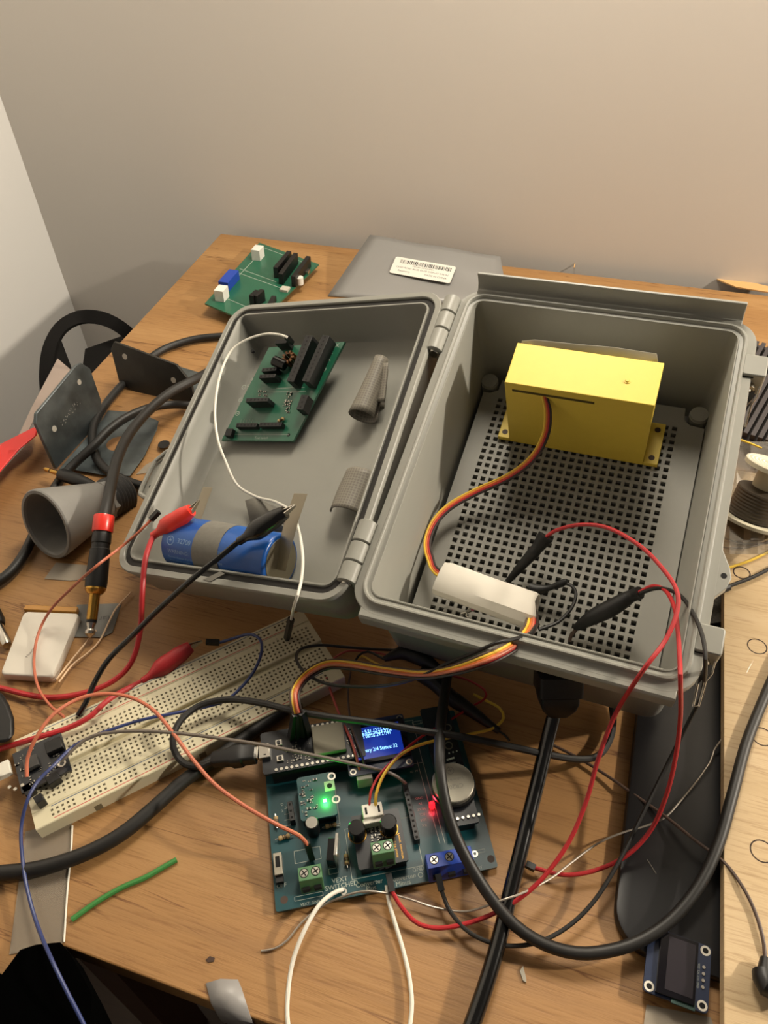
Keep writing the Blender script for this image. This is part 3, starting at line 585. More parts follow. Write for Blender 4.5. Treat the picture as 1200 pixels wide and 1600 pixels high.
# ================================================================== MAIN TEAL CIRCUIT BOARD
pc=thing('circuit_board','large teal circuit board with lit display, coin cell and glowing green light','circuit board',PCB)
PW,PH=101.2,82.7
def P(u,v,h=0): return PCB.p(u,v,h)
m=MB(); m.prism([(x,y) for x,y in rr(0,0,PW,PH,1.2,3)],-1.6,0); bo=m.build('board',PT,pc)
m=MB()
def tx(t,u,v,size,rz=0,flip=False): q=P(u,v); m.text(t,(q.x,q.y),size,rz,.05,flip)
tx('OFF',440,1384,2.6); tx('VEXT',531,1375,3.0); tx('SWITCHED',534,1384,3.0); tx('Converter',577,1380,2.9); tx('Plus',580,1388,2.9); tx('Converter',628,1372,2.9); tx('Minus',630,1380,2.9)
tx('GND',654,1358,2.5); tx('VEXT  GND',485,1411,1.7); tx('VEXT',700,1362,1.6); tx('OUT',748,1356,1.6)
q=P(668,1127); m.text('sweet-p',(q.x,q.y),2.6,0,.05); q=P(672,1137); m.text('ver 3.0',(q.x,q.y),2.6,0,.05)
q=P(632,1196); m.text('OLED',(q.x,q.y),1.8,0,.05); m.text('A0  D1',(q.x+4,q.y-4),1.4,math.pi,.05)
for u0,v0,u1,v1 in ((461,1350,500,1322),(514,1367,528,1355),(550,1375,645,1275),(645,1133,700,1118),(690,1345,757,1326),(475,1212,532,1290),(545,1213,645,1125)):
    a=P(u0,v0); b=P(u1,v1); m.frame(min(a.x,b.x),min(a.y,b.y),max(a.x,b.x),max(a.y,b.y),.22,.05)
a=P(460,1405); b=P(505,1396); m.frame(a.x,a.y-1,b.x,b.y+1,.22,.05)
for u,v in ((441,1257),(441,1267),(447,1262)): q=P(u,v); m.text('D' if v<1262 else '2',(q.x,q.y),1.8,.3,.05)
for k in range(4): q=P(443,1264+k*9); m.cb((q.x+2,q.y,0),(3,.25,.05))
for k,t in enumerate(('GND','3V','VEXT','SCL','SDA','RX')): q=P(655+k*1.6,1247+k*8.5); m.text(t,(q.x,q.y),1.7,math.pi,.05)
a=P(655,1190); b=P(687,1320); 
for du in (0,8):
    a=P(651+du,1188-du*.3); b=P(687+du,1318); d=(b-a); m.loft([[a+V((0,0,.02)),a+V((.22,0,.02)),a+V((.22,0,.06)),a+V((0,0,.06))],[b+V((0,0,.02)),b+V((.22,0,.02)),b+V((.22,0,.06)),b+V((0,0,.06))]])
q=P(657,1367); m.ring((q.x,q.y,0),.9,1.2,.06,14); tx('U3',647,1369,1.6)
m.build('silkscreen_print',SILK,bo)
for u,v in ((444,1406),(767,1342),(697,1123)): q=P(u,v); m=MB(); m.cyl((q.x,q.y,-.02),1.7,.06,20); m.build('mounting_hole',BRN,bo)
for u,v in ((742,1334),(537,1393)): q=P(u,v); m=MB(); via(m,q,1.5,0,.45); m.build('solder_pad',SOLD,bo)
# --- microcontroller board on tall headers
h=11
a=P(411,1208,h); b=P(536,1190,h); c=P(411,1156,h)
FX0,FX1=a.x,a.x+50.8; FY0=P(460,1202,h).y; FY1=FY0+22.8
m=MB(); m.prism([(x,y) for x,y in rr(FX0,FY0,FX1,FY1,1.5,4)],h-1.6,h); mc=m.build('microcontroller_board',PK,pc)
for y in (FY0+1.3,FY1-1.3):
    m=MB(); m.box(FX0+4,y-1.25,0,FX1-2,y+1.25,h-1.6); m.build('socket_strip',BLK,mc)
m=MB()
for i in range(16): m.cyl((FX0+6.5+i*2.54,FY0+1.3,h),.8,.5,10); 
for i in range(12): m.cyl((FX0+16.5+i*2.54,FY1-1.3,h),.7,.5,10)
m.build('header_pins',SOLD,mc)
m=MB(); m.box(FX0-1.3,FY0+7.6,h,FX0+4.4,FY0+15.4,h+2.6); u_=m.build('usb_socket',CHROME,mc,bevel=.3); m=MB(); 
for x,y in ((FX0+1.2,FY0+9),(FX0+1.2,FY0+13.6)): m.box(x,y,h+2.6,x+1.2,y+.6,h+2.63)
m.build('slots',HOLE,u_)
for y in (FY0+6.6,FY0+15.2): m=MB(); m.box(FX0+7.2,y-1.5,h,FX0+10.6,y+1.7,h+1.2); s_=m.build('push_button',SOLD,mc,bevel=.2); m=MB(); m.cyl((FX0+8.9,y+.1,h+1.2),.95,.5,14); m.build('button_cap',BLK,s_)
m=MB(); m.box(FX1-25,FY0+4.2,h,FX1-9,FY0+20,h+2.6); m.build('metal_shield',mat('radio_shield','7f7a69',.6,.4),mc,bevel=.4)
m=MB(); smd(m,PCB,(FX0+11,FY0+3.5),24,13,15,h,11); smd(m,PCB,(FX1-8,FY0+4),5,5,14,h,12); m.build('small_components',[BLK,SOLD],mc)
# --- charger breakout with the green light
h=8; a=P(467,1290,h); b=P(530,1210,h); CX0,CY0=P(470,1282,h).x,P(500,1278,h).y; CX1,CY1=P(529,1280,h).x,P(500,1209,h).y
m=MB(); m.prism(rr(CX0,CY0,CX1,CY1,1.5,4),h-1.6,h); ch=m.build('power_breakout_board',PT,pc)
m=MB(); m.box(CX0+1,CY0+1,0,CX1-1,CY0+3.5,h-1.6); m.box(CX0+1,CY1-3.5,0,CX1-1,CY1-1,h-1.6); m.build('socket_strip',BLK,ch)
for u,v in ((518,1213),(525,1249)): q=P(u,v,h); m=MB(); via(m,q,2.0,h,.6); m.build('plated_ring',SOLD,ch)
q=P(515,1228,h); m=MB(); m.cb((q.x,q.y,h),(5,5,.2),0); m.build('pad',mat('pale_pad','8f9a80',.5),ch); m=MB(); m.cyl((q.x,q.y,h+.2),1.3,.05,16); m.build('pad_hole',HOLE,ch)
m=MB(); smd(m,PCB,(CX0+1,CY0+3),26,8,CY1-CY0-5,h,21); m.build('small_components',[BLK,SOLD],ch)
m=MB(); q=P(507.5,1250,h+1); m.cb((q.x,q.y,h),(1.6,1.2,.9)); m.build('green_light',mat('green_light','10ff30',.4,emit='20ff3a',es=90),ch)
GL=PCB.w((q.x,q.y,h+3.5))
# --- left column parts
m=MB(); q=P(487,1285,10); m.lathe((q.x,q.y,0),(q.x,q.y,10),[(0,3.1),(9.6,3.2),(10,2.9)],24); ca=m.build('capacitor',BLK,pc); m=MB(); m.cyl((q.x,q.y,10),2.75,.15,24); m.build('capacitor_top',CHROME,ca)
resistor(PCB,(430,1312),(458,1304),pc); resistor(PCB,(430,1272),(433,1294),pc); resistor(PCB,(503,1293),(531,1287),pc); resistor(PCB,(540,1330),(543,1356),pc)
header(PCB,(452,1252),(457,1282),5,2.5,pc)
q0=P(434,1349,4); m=MB(); m.cb((q0.x,q0.y,0),(3.8,10,4),0); sw=m.build('slide_switch',mat('switch_shell','a09a8c',.4,.6),pc,bevel=.2); m=MB(); m.cb((q0.x,q0.y+.8,4),(2,5,.05),0); m.build('slot',HOLE,sw); m=MB(); m.cb((q0.x+.1,q0.y-6.4,0),(3.4,2.8,2.6)); m.build('actuator',BLK,sw)
def terminal(u,v,h,n,mt,name,pitch=5.0,dep=7.5,skip=(),z0=0,par=None):
    q=P(u,v,h); w=n*pitch; t=MB(); x0_,y0_=q.x-w/2,q.y-dep*.4
    t.loft([[(x,y,z) for y,z in ((y0_-dep*.35,z0),(y0_-dep*.35,z0+1.2),(y0_-dep*.12,h-3.2),(y0_-dep*.05,h),(y0_+dep*.75,h),(y0_+dep*.9,z0+2),(y0_+dep*.9,z0))] for x in (x0_,x0_+w)])
    o=t.build(name,mt,par or pc,bevel=.2)
    for i in range(n):
        if i in skip: continue
        cx,cy=x0_+pitch*(i+.5),y0_+dep*.38; s=MB(); s.ring((cx,cy,h-.05),1.75,2.1,.12,20); s.mi=1; s.cyl((cx,cy,h-.05),1.7,.12,20); s.mi=0; s.cb((cx,cy,h+.07),(3,.55,.05),.5); s.cb((cx,cy,h+.07),(.55,3,.05),.5)
        s.build('screw',[HOLE,SOLD],o); s=MB(); s.box(cx-1.6,y0_-dep*.37,z0+1.6,cx+1.6,y0_-dep*.2,z0+4.8); s.build('wire_opening',HOLE,o)
    return o
terminal(484,1362,9,2,TGRN,'terminal_block',5.2)
# upright regulator with metal tab
q=P(523,1331,8); m=MB(); m.T=Matrix.Translation((q.x,q.y,0))@Matrix.Rotation(1.35,4,'Z'); m.box(-5,-.6,2.5,5,3.2,11); m.T=None; rg=m.build('voltage_regulator',BLKG,pc,bevel=.2)
m=MB(); m.T=Matrix.Translation((q.x,q.y,0))@Matrix.Rotation(1.35,4,'Z'); m.box(-5,-2.0,2.5,5,-.62,17); m.build('metal_tab',CHROME,rg,bevel=.15)
m=MB(); m.T=Matrix.Translation((q.x,q.y,0))@Matrix.Rotation(1.35,4,'Z')
for x in (-2.5,0,2.5): m.box(x-.4,.4,-.2,x+.4,1,2.6)
m.build('pins',SOLD,rg)
# --- converter module
h=7; a=P(553,1366,h); x0_,x1_=P(556,1330,h).x,P(634,1320,h).x; y0_,y1_=P(600,1352,h).y,P(590,1268,h).y
m=MB(); m.prism(rr(x0_,y0_,x1_,y1_,1,3),h-1.6,h); cv=m.build('converter_board',PK,pc)
m=MB(); m.box(x0_+1,y0_+.5,0,x1_-1,y1_-.5,h-1.6); m.build('socket_strip',BLK,cv)
for u,v in ((557,1294),(607,1285)):
    q=P(u,v,14); m=MB(); m.lathe((q.x,q.y,h),(q.x,q.y,15),[(0,3.6),(.6,3.9),(1.2,3.7),(7.6,3.8),(8,3.4)],24); c_=m.build('capacitor',BLKG,cv); m=MB(); m.ring((q.x,q.y,h),3.95,4.3,.3,26); m.build('gold_ring',GOLD,c_)
q=P(582,1266,13); m=MB(); m.cb((q.x,q.y,h),(9.5,6.5,6.5),0); js=m.build('white_socket',WHT,cv,bevel=.4); m=MB(); m.cb((q.x,q.y-4.2,h),(10.6,2.4,5)); m.build('latch_wall',WHT,js,bevel=.3)
m=MB(); 
for dx in (-3,3): m.cb((q.x+dx,q.y,h+6.5),(1,3.4,.04))
m.build('slots',HOLE,js)
m=MB(); smd(m,PCB,(q.x-3,q.y-14),18,8,8,h,31); 
for k in range(3): m.mi=1; m.cb((q.x-2+k*2,q.y-6.5,h),(.7,2.6,.5))
m.build('small_components',[BLK,SOLD],cv)
q=P(626,1322,h); m=MB(); m.text('Power converter',(q.x,q.y),1.7,math.pi/2-.02,h+.05,True); m.text('3V3-5V boost',(q.x-2.4,q.y),1.7,math.pi/2,h+.05,True); m.build('gold_print',GOLD,cv)
terminal(597,1322,17,2,TGRN,'terminal_block',5.0,7.0,z0=h,par=cv)
# --- display
h=9; a=P(541,1209,h); x0_=P(543,1195,h).x; x1_=P(644,1180,h).x; y0_=P(590,1206,h).y; y1_=P(590,1122,h).y
m=MB(); m.prism(rr(x0_,y0_,x1_,y1_,1.2,3),h-1.5,h); ds=m.build('display_board',PB,pc)
for x,y in ((x0_+2.2,y0_+2.2),(x1_-2.2,y0_+2.2),(x0_+2.2,y1_-2.2),(x1_-2.2,y1_-2.2)): m=MB(); via(m,V((x,y,0)),1.6,h,.6); m.build('plated_ring',SOLD,ds)
gy0=y0_+5; gy1=y1_-3; m=MB(); m.box(x0_+.8,gy0,h,x1_-.8,gy1,h+1.5); gl=m.build('display_glass',mat('display_glass','07080d',.08,spec=.8),ds)
sx0_,sx1_=P(556,1170,h+1.5).x,P(629,1160,h+1.5).x; sy0_,sy1_=P(595,1182,h+1.5).y,P(585,1134,h+1.5).y
m=MB(); m.add([(sx0_,sy0_,h+1.52),(sx1_,sy0_,h+1.52),(sx1_,sy1_,h+1.52),(sx0_,sy1_,h+1.52)],[(0,1,2,3)]); m.build('lit_screen',mat('lit_screen','02040c',.3,emit='1a44d0',es=.42),gl)
m=MB(); sz=2.75
m.text('M: 5:21 12:21 tmr->',((sx0_+sx1_)/2,sy1_-2.6),sz,0,h+1.56,sx=.78); m.text('Jan 06/26 29/21:41',((sx0_+sx1_)/2-1,sy1_-5.2),sz,0,h+1.56,sx=.78); m.text('entry 2/4 Status: 32',((sx0_+sx1_)/2,sy0_+4.4),sz,0,h+1.56,sx=.82)
for t,dy in (('8:/02.-20-27-21:4',3.2),): m.text(t,((sx0_+sx1_)/2,sy1_-dy-.7),sz*.8,0,h+1.56,sx=1)
m.build('screen_text',mat('screen_text','a0d0ff',.5,emit='8fd0ff',es=2.6),gl)
SCR=PCB.w(((sx0_+sx1_)/2,(sy0_+sy1_)/2,h+4))
# --- white two-row socket
q=P(568,1205,9); m=MB(); m.cb((q.x,q.y-1.3,0),(7.6,5.2,8.2),0); js=m.build('white_socket',mat('pinkish_white_plastic','a89f98',.5),pc,bevel=.3); m=MB(); 
for dx in (-2.2,0,2.2): m.cb((q.x+dx,q.y+.2,8.2),(1.1,2.4,.05))
m.build('slots',HOLE,js)
# --- long sockets in the middle and right
header(PCB,(632,1222),(652,1312),5,2.6,pc); header(PCB,(425,1238),(424,1240),2,2.5,pc,slots=False) if False else None
q=P(675,1256,3); m=MB(); m.lathe((q.x,q.y,0),(q.x,q.y,4.4),[(0,1.4),(3,1.4),(4,1.0),(4.4,.3)],16); m.build('red_light',mat('red_light','ff1020',.4,emit='ff0a10',es=9),pc); RLP=PCB.w((q.x,q.y,7))
# --- clock module with coin cell
h=8; x0_=P(688,1240,h).x; x1_=P(748,1290,h).x+1; y0_=P(720,1290,h).y; y1_=PH-1
m=MB(); m.prism(rr(x0_,y0_,x1_,y1_,1.2,3),h-1.6,h); ck=m.build('clock_board',PK,pc)
m=MB(); m.box(x0_+3,y0_+.8,0,x1_-2,y0_+3.4,h-1.6); m.build('socket_strip',BLK,ck)
m=MB(); 
for i in range(5): m.cyl((x0_+5+i*2.54,y0_+3.2,h),.7,.8,10)
m.build('header_pins',SOLD,ck)
for u,v in ((699,1137),(701,1165)): q=P(u,v,h); m=MB(); via(m,q,2.2,h,.72); m.build('plated_ring',mat('dim_ring','6b6657',.5,.5),ck)
q=P(708,1222,13); m=MB(); m.cyl((q.x,q.y,h),10.9,2.0,40); m.build('cell_holder',BLK,ck); m=MB(); m.lathe((q.x,q.y,h+2),(q.x,q.y,h+5),[(0,10),(2.7,10),(3,9.6)],44); cc=m.build('coin_cell',mat('brushed_cell_steel','8f8a7d',.45,.6),ck)
m=MB(); m.text('CR2032',(q.x-.5,q.y-2.2),3,math.pi,h+5.03); m.text('Lithium Cell',(q.x,q.y+1.2),2.2,math.pi,h+5.03); m.text('+',(q.x,q.y+6),4,0,h+5.03); m.ring((q.x,q.y+5.9,h+5),1.6,1.9,.03,20); m.build('stamped_text',mat('stamp','77736a',.5,.5),cc)
m=MB(); q=P(704,1186,h); m.cb((q.x,q.y,h),(4,.8,.3),.15); q=P(706,1195,h); m.frame(q.x-2,q.y-1.2,q.x+2.2,q.y+1.2,.4,h+.05); q=P(708,1176,h); 
for i in range(3): m.cb((q.x-2+i*2,q.y+.2*i,h),(.7,.7,.3))
m.build('print_marks',SILK,ck)
terminal(702,1338,9.5,3,TBLU,'terminal_block',7.0,8,skip=()); 
# black jumper plugs at the lower edge
for u in (601,611): m=dupont(None,Pc(u-5,1350,8.5),Pc(u+3,1383,5),w=1.5); wpart(m,'jumper_plug',BLK,pc)
# wires belonging to that board's surroundings
jumper('looped_wire','white wire loop from the SWITCHED pad round to the converter plug',T(W,(604,1383,8),(608,1410,6),(618,1445,4),(630,1485,3),(640,1530,3),(643,1580,3),(630,1630,3),(580,1670,3),(510,1670,3),(465,1640,3),(450,1600,3),(450,1550,4),(458,1500,6),(475,1455,9),(498,1415,9),(520,1396,7),(535,1390,4)),.95,WW,cat='wire')
jumper('sensor_lead','yellow wire arching from the white converter socket to the shade under the box',T(W,(587,1262,16),(588,1240,20),(600,1210,22),(622,1183,22),(650,1166,20),(690,1155,18),(735,1147,10),(770,1138,5),(787,1122,4),(780,1106,4),(760,1095,4),(740,1085,4)),.75,YW,cat='wire')
jumper('sensor_lead','red wire beside the arched yellow one, from white converter socket to the box shade',T(W,(577,1262,16),(579,1238,20),(592,1212,21),(612,1190,20),(640,1165,18),(665,1147,14),(700,1127,8),(735,1105,5),(757,1092,5),(757,1078,5),(730,1062,4),(700,1055,4)),.6,RED,cat='wire')
jumper('sensor_lead','red wire bent down into the white two-row socket beside the display',T(W,(562,1204,12),(556,1180,16),(548,1155,17),(540,1138,15),(528,1110,8),(515,1075,6),(510,1058,9)),.7,mat('dull_red_wire','a8443c',.5),cat='wire')
jumper('sensor_lead','grey wire bent down into the white two-row socket beside the display',T(W,(572,1203,12),(565,1180,16),(556,1155,17),(549,1135,14),(545,1105,6),(544,1075,5),(548,1050,5)),.6,BRW,cat='wire')
jumper('usb_cable','black USB cable looping over the breadboard and crossing above the display','',1,BLKR) if False else None
q=wthing('usb_cable','black USB cable plugged into the microcontroller, looping over the breadboard and the display','cable',W(380,1192,15))
m=MB(); m.T=Matrix.Translation(V((0,0,0))); A=PCB.w((FX0-1.6,FY0+11.5,12.3)); B=W(332,1187,12.3); Fq=F3(B,A,B+V((0,10,0)).lerp(V((0,10,0)),1)); Lq=(A-B).length; m.T=None
pr=[(0,3.0,2.6),(1,3.6,3),(9,4.2,3.4),(11,5.3,3.8),(Lq-8,5.4,3.9),(Lq-7,4.8,3.4),(Lq-1,4.8,3.2)]
m.loft([[Fq.w((t,y,z)) for y,z in rr(-w_,-h_,w_,h_,min(w_,h_)*.5,4)] for t,w_,h_ in pr]); wpart(m,'plug_body',BLK,q)
m=MB(); m.loft([[Fq.w((t,y,z)) for y,z in rr(-3.3,-1,3.3,1,.4,3)] for t in (Lq-1,Lq+.2)]); wpart(m,'plug_tip',CHROME,q)
wp(q,T(W,(338,1187,12),(318,1197,11),(292,1195,10),(275,1178,11),(270,1155,16),(283,1125,18),(315,1101,18),(360,1093,19),(410,1099,24),(460,1111,29),(520,1121,33),(590,1130,35),(660,1142,36),(720,1151,34),(790,1165,28),(850,1178,21),(900,1186,12),(932,1182,8),(951,1160,6),(958,1130,5),(955,1095,5)),1.75,BLKR,'cable')
# ================================================================== BIG CABLES
q=wthing('power_cable','thick matt black cable crossing over the coin cell and curving up the right side','cable',W(695,1070,8))
wp(q,T(W,(700,1050,8),(694,1090,20),(688,1140,34),(687,1190,36),(693,1240,32),(706,1290,26),(728,1340,20),(765,1400,14),(805,1446,11),(850,1475,9),(900,1489,8),(950,1486,8),(1000,1470,9),(1050,1436,11),(1092,1384,14),(1122,1320,17),(1145,1240,19),(1165,1165,19),(1190,1100,19),(1225,1020,19)),2.6,BLKR,'cable',step=4,n=14)
q=wthing('power_cable','glossy straight black cable hanging from a square plug under the box front','cable',W(870,1100,30))
wp(q,T(W,(870,1100,34),(857,1150,25),(843,1210,19),(828,1270,15),(811,1340,12),(796,1400,9),(782,1460,7),(762,1530,6),(738,1600,5),(715,1660,5)),3.4,BLKG,'cable',step=4,n=16)
A=W(870,1108,32); B=W(873,1048,50); Fq=F3(A,B,A+V((10,0,0))); Lq=(B-A).length; m=MB()
m.loft([[Fq.w((t,y,z)) for y,z in rr(-a_,-b_,a_,b_,2,3)] for t,a_,b_ in ((-2,5,5),(2,8,7),(6,9.2,8),(Lq*.45,9.2,8),(Lq*.5,10.5,9),(Lq,10.5,9))]); wpart(m,'plug_body',BLK,q)
q=wthing('power_cable','thick black cable curving from under the breadboard to the left edge','cable',W(0,1364,5))
wp(q,T(W,(-40,1366,5),(0,1364,5),(60,1357,5),(130,1335,5),(190,1303,5),(240,1262,5),(290,1218,5),(345,1180,4.6),(400,1140,4.5),(450,1105,4.5)),3.5,BLKR,'cable',step=4,n=14)
# dark taped connectors in the shade below the box
q=wthing('taped_connector','black taped connector on thin leads lying in the shade behind the teal board','connector',W(700,1100,4))
m=MB(); m.tube(T(W,(655,1052,8),(680,1068,7),(705,1090,6),(735,1110,5),(765,1132,4),(780,1142,3.5)),lambda k:4.2 if k<.5 else 4.2-3*(k-.5)*1.6,12,2); wpart(m,'tape_wrap',BLKM,q); wp(q,T(W,(776,1140,3.5),(788,1148,2),(796,1158,1.2)),.6,BLKR)
q=wthing('taped_connector','black taped wire end beside the coloured strands, behind the breadboard','connector',W(620,1028,6))
m=MB(); m.tube(T(W,(600,1030,8),(630,1020,9),(660,1030,9),(690,1048,9)),lambda k:1.5+3*math.sin(3.1*k),12,2); wpart(m,'tape_wrap',BLKM,q); wp(q,T(W,(600,1030,8),(575,1018,8),(560,1025,7),(552,1040,6)),.7,BLKR)
wthing_=None
wire('thin_wire','thin yellow wire curled in the shade behind the breadboard end',T(W,(640,1050,4),(610,1045,4),(585,1035,4),(565,1025,4),(555,1035,4)),.6,YW)
wire('thin_wire','thin orange wire curled behind the cream breadboard end',T(W,(522,1028,12),(540,1018,8),(560,1017,4),(590,1020,3),(620,1028,3)),.6,mat('dull_red_wire','a8443c',.5))
# ================================================================== GREEN WIRE OFFCUT AND SMALL TABLE THINGS
wire('wire_offcut','short green wire offcut lying on the plywood',T(W,(112,1437,1.3),(150,1410,1.3),(190,1387,1.3),(225,1372,1.3),(250,1358,1.3),(276,1343,1.3)),1.25,GRN)
wire('bare_wire','long thin bare silver wire draped over the tablet and cables to the front',T(W,(1215,975,16),(1195,1000,16),(1178,1030,16),(1165,1055,16),(1158,1090,15),(1142,1130,13),(1130,1152,12),(1116,1172,9),(1110,1190,9),(1088,1222,8),(1062,1253,7),(1038,1278,6),(1005,1292,5),(976,1300,5),(945,1312,5),(920,1327,5),(890,1350,7),(867,1368,9),(842,1383,12),(815,1396,14),(780,1408,15),(730,1424,6),(680,1418,4),(640,1405,5),(600,1395,8),(565,1393,8),(530,1403,5),(500,1418,2),(470,1443,1.2),(450,1468,1),(430,1482,.8),(408,1486,.8)),.5,mat('thin_silver','9a9186',.35,.6),cat='wire')
for (a_,b_,c_) in (((88,1062,6),(128,1012,3),(150,985,2)),): wire('pouch_lead','short pale wire lead of the white pouch, ending at the gold plug tip',T(W,a_,(108,1036,4),b_,c_),.55,PALE,cat='wire')
wire('pouch_lead','long pale wire lead of the white pouch, running on past the grey tag',T(W,(92,1066,5),(112,1040,3),(135,1022,2),(155,1002,2),(172,968,2),(182,950,2),(205,925,2)),.55,PALE,cat='wire')
m=MB(); P_=[W(u,v,0) for u,v in ((817,1510),(822,1530),(822,1536),(817,1533),(812,1518))]; m.prism([(p.x,p.y) for p in P_],0,.9); solo('plastic_shard','' and m or m,mat('clear_shard','bdb7a8',.15,alpha=.7),'tiny clear plastic shard on the plywood right of the glossy cable','scrap')
m=MB(); P_=[W(u,v,0) for u,v in ((322,1500),(328,1494),(336,1497),(334,1503),(325,1504))]; m.prism([(p.x,p.y) for p in P_],0,.35); solo('resin_spot',m,BRN,'small dark brown speck on the plywood above the grey tape','speck')
# grey tape strip folded over the table's front edge
def tpt(u,v,z=0): q_=TF.l(W(u,v,z)); return q_
fy=lambda x: f1[1]+kf*(x-f1[0])
m=MB(); a=tpt(322,1537); b=tpt(345,1530); c=tpt(372,1531); d=tpt(378,1545); e=tpt(392,1590)
xa,xb=tpt(330,1570).x,tpt(394,1590).x
top=[(a.x,a.y),(b.x,b.y),(c.x,c.y),(d.x,d.y),(xb,fy(xb)-.6),(xa,fy(xa)-.6)]
vs=[(x,y,.35) for x,y in top]+[(xb,fy(xb)-1.2,-26),(xa,fy(xa)-1.2,-24)]
m.add(vs,[(0,1,2,3,4,5),(5,4,6,7)]); o=solo('grey_tape',m,mat('grey_duct_tape','8d8a88',.45,bump=.2,nscale=200),'strip of grey duct tape folded over the front table edge','tape',TF); s=o.modifiers.new('s','SOLIDIFY'); s.thickness=.0003
# clear film sheet under the breadboard end
FLM2=mat('milky_film_sheet','8f8474',.3,alpha=.5,spec=.7)
m=MB(); P_=[W(u,v,0) for u,v in ((40,1300),(113,1282),(107,1380),(98,1474),(70,1482),(15,1492),(30,1380))]; m.prism([(p.x,p.y) for p in P_],.15,.5); sh=solo('film_sheet',m,FLM2,'milky translucent plastic sheet sticking out under the breadboard at the front left','plastic sheet')
wire('film_edge' ,'bright curled edge strip of the translucent sheet beside the green offcut',T(W,(113,1290,.8),(111,1330,.8),(105,1395,.8),(100,1472,.8)),.45,WW,cat='plastic strip')
# ================================================================== LITHIUM POUCH, TAG, PLUGS, FUNNEL, BRACKETS
PF=Fr(W(0,1063,0),RM(0,0,0))
POU=mat('white_pouch_film','ccc5b8',.3,0,spec=.7,coat=.3)
tp=[W(u,v,6.5) for u,v in ((0,1053),(82,1058),(124,958),(38,955))]
c_=(tp[0]+tp[2])/2; pou=thing('battery_pouch','flat white lithium battery pouch with amber tape at its far edge','battery',TB,(c_.x,c_.y,0)); o3=V((c_.x,c_.y,0))
ux=(tp[1]-tp[0]).normalized(); uy=(tp[3]-tp[0]).normalized()
def inset(k,z): 
    cc_=sum(tp,V((0,0,0)))/4; out=[]
    for i,p in enumerate(tp):
        d1=(tp[i-1]-p).normalized(); d2=(tp[(i+1)%4]-p).normalized()
        for s_ in (0,.15,.35,.65,.85,1.0):
            e=p+d1*(2.2*(1-s_)**1.6)+d2*(2.2*s_**1.6)+(cc_-p).normalized()*k
            out.append((e.x,e.y,z))
    return out
m=MB(); m.loft([inset(.6,.3),inset(0,1.2),inset(0,5.6),inset(.5,6.4),inset(1.6,6.6)]); m.build('pouch_body',POU,pou,o3,smooth=50)
m=MB(); a=W(40,950,3); b=W(122,954,3); m.loft([[p+V((0,dy,dz)) for dy,dz in ((-2.5,-2),(1.5,-2),(1.5,1.6),(-2.5,1.9))] for p in (a,b)]); m.build('amber_tape',mat('amber_tape','a87420',.3,coat=.4),pou,o3,bevel=.4)
m=MB(); q_=W(47,1020,6.6); m.text('Maeda',(q_.x,q_.y),2.6,math.radians(70),6.66); q_=W(52,995,6.6); m.text('..',(q_.x,q_.y),2.6,math.radians(70),6.66); m.build('printed_text',mat('grey_ink','6d665c',.6),pou,o3)
TAGM=mat('grey_plastic_tag','6d6c67',.35,alpha=.85)
m=MB(); P_=[W(u,v,0) for u,v in ((121,946),(190,944),(184,964),(176,989),(161,997),(113,996))]; m.prism([(p.x,p.y) for p in P_],.1,.8); tg=thing('plastic_tag','grey cut-cornered plastic tag lying under the gold plug tip','tag',TB,W(150,970,0)); o3=W(150,970,0); m.build('tag_body',TAGM,tg,o3)
m=MB(); q_=W(163,966,.8); m.text('Ear',(q_.x,q_.y),5,math.pi+.1,.85); m.build('printed_text',mat('dark_ink','3c3a36',.6),tg,o3)
# big gold plug and its cable
q=wthing('audio_cable','thick black audio cable with red band and large gold jack plug','cable',W(163,850,10))
A=W(163,806,42); B=W(140,996,5); Lq=(B-A).length
def seg_(a0,a1,prof,mt,name,n=24): 
    m=MB(); d=(B-A); m.lathe(A+d*a0,A+d*a1,[(t*(a1-a0)*Lq,r_) for t,r_ in prof],n); wpart(m,name,mt,q)
seg_(.0,.14,[(0,6.0),(.05,6.2),(.95,6.2),(1,6)],REDB,'red_band'); seg_(.14,.60,[(0,5.2),(.05,5.6),(.2,5.7),(.22,5.3),(.3,5.3),(.32,5.9),(.9,6.4),(1,6.2)],BLK,'plug_sleeve')
seg_(.60,.655,[(0,5.9),(.3,6.1),(.7,5.2),(1,4.0)],GOLD,'gold_collar'); seg_(.655,.86,[(0,3.1),(1,3.1)],GOLD,'gold_shaft'); seg_(.86,.885,[(0,2.9),(1,2.9)],BLK,'insulating_ring'); seg_(.885,1,[(0,2.9),(.25,2.2),(.4,2.0),(.55,3.0),(.75,2.9),(1,.8)],CHROME,'plug_tip')
wp(q,T(W,(163,808,42),(168,785,42),(175,750,39),(184,715,35),(202,678,31),(232,642,28),(268,612,26),(310,590,22),(345,570,12),(380,555,5)),3.6,BLKR,'cable',step=4,n=14)
q=wthing('audio_cable','black cable looping behind the bent brackets and back under the lid','cable',W(187,605,8))
wp(q,T(W,(400,522,4),(352,525,4),(310,529,4),(275,538,4),(248,550,4),(220,572,4),(190,602,4),(165,632,5),(148,660,6),(144,690,6),(152,718,6),(172,738,5),(200,752,5),(240,765,4)),3.2,BLKR,'cable',step=4,n=14)
q=wthing('audio_cable','black cable arching in front of the bracket and running off the left side','cable',W(180,660,8))
wp(q,T(W,(350,632,4),(310,634,6),(270,632,9),(235,637,13),(200,651,16),(170,672,16),(145,698,13),(115,726,8),(92,752,5),(72,790,4.5),(55,830,4.5),(38,865,4.5),(15,895,4.5),(-20,920,4.5)),3.3,BLKR,'cable',step=4,n=14)
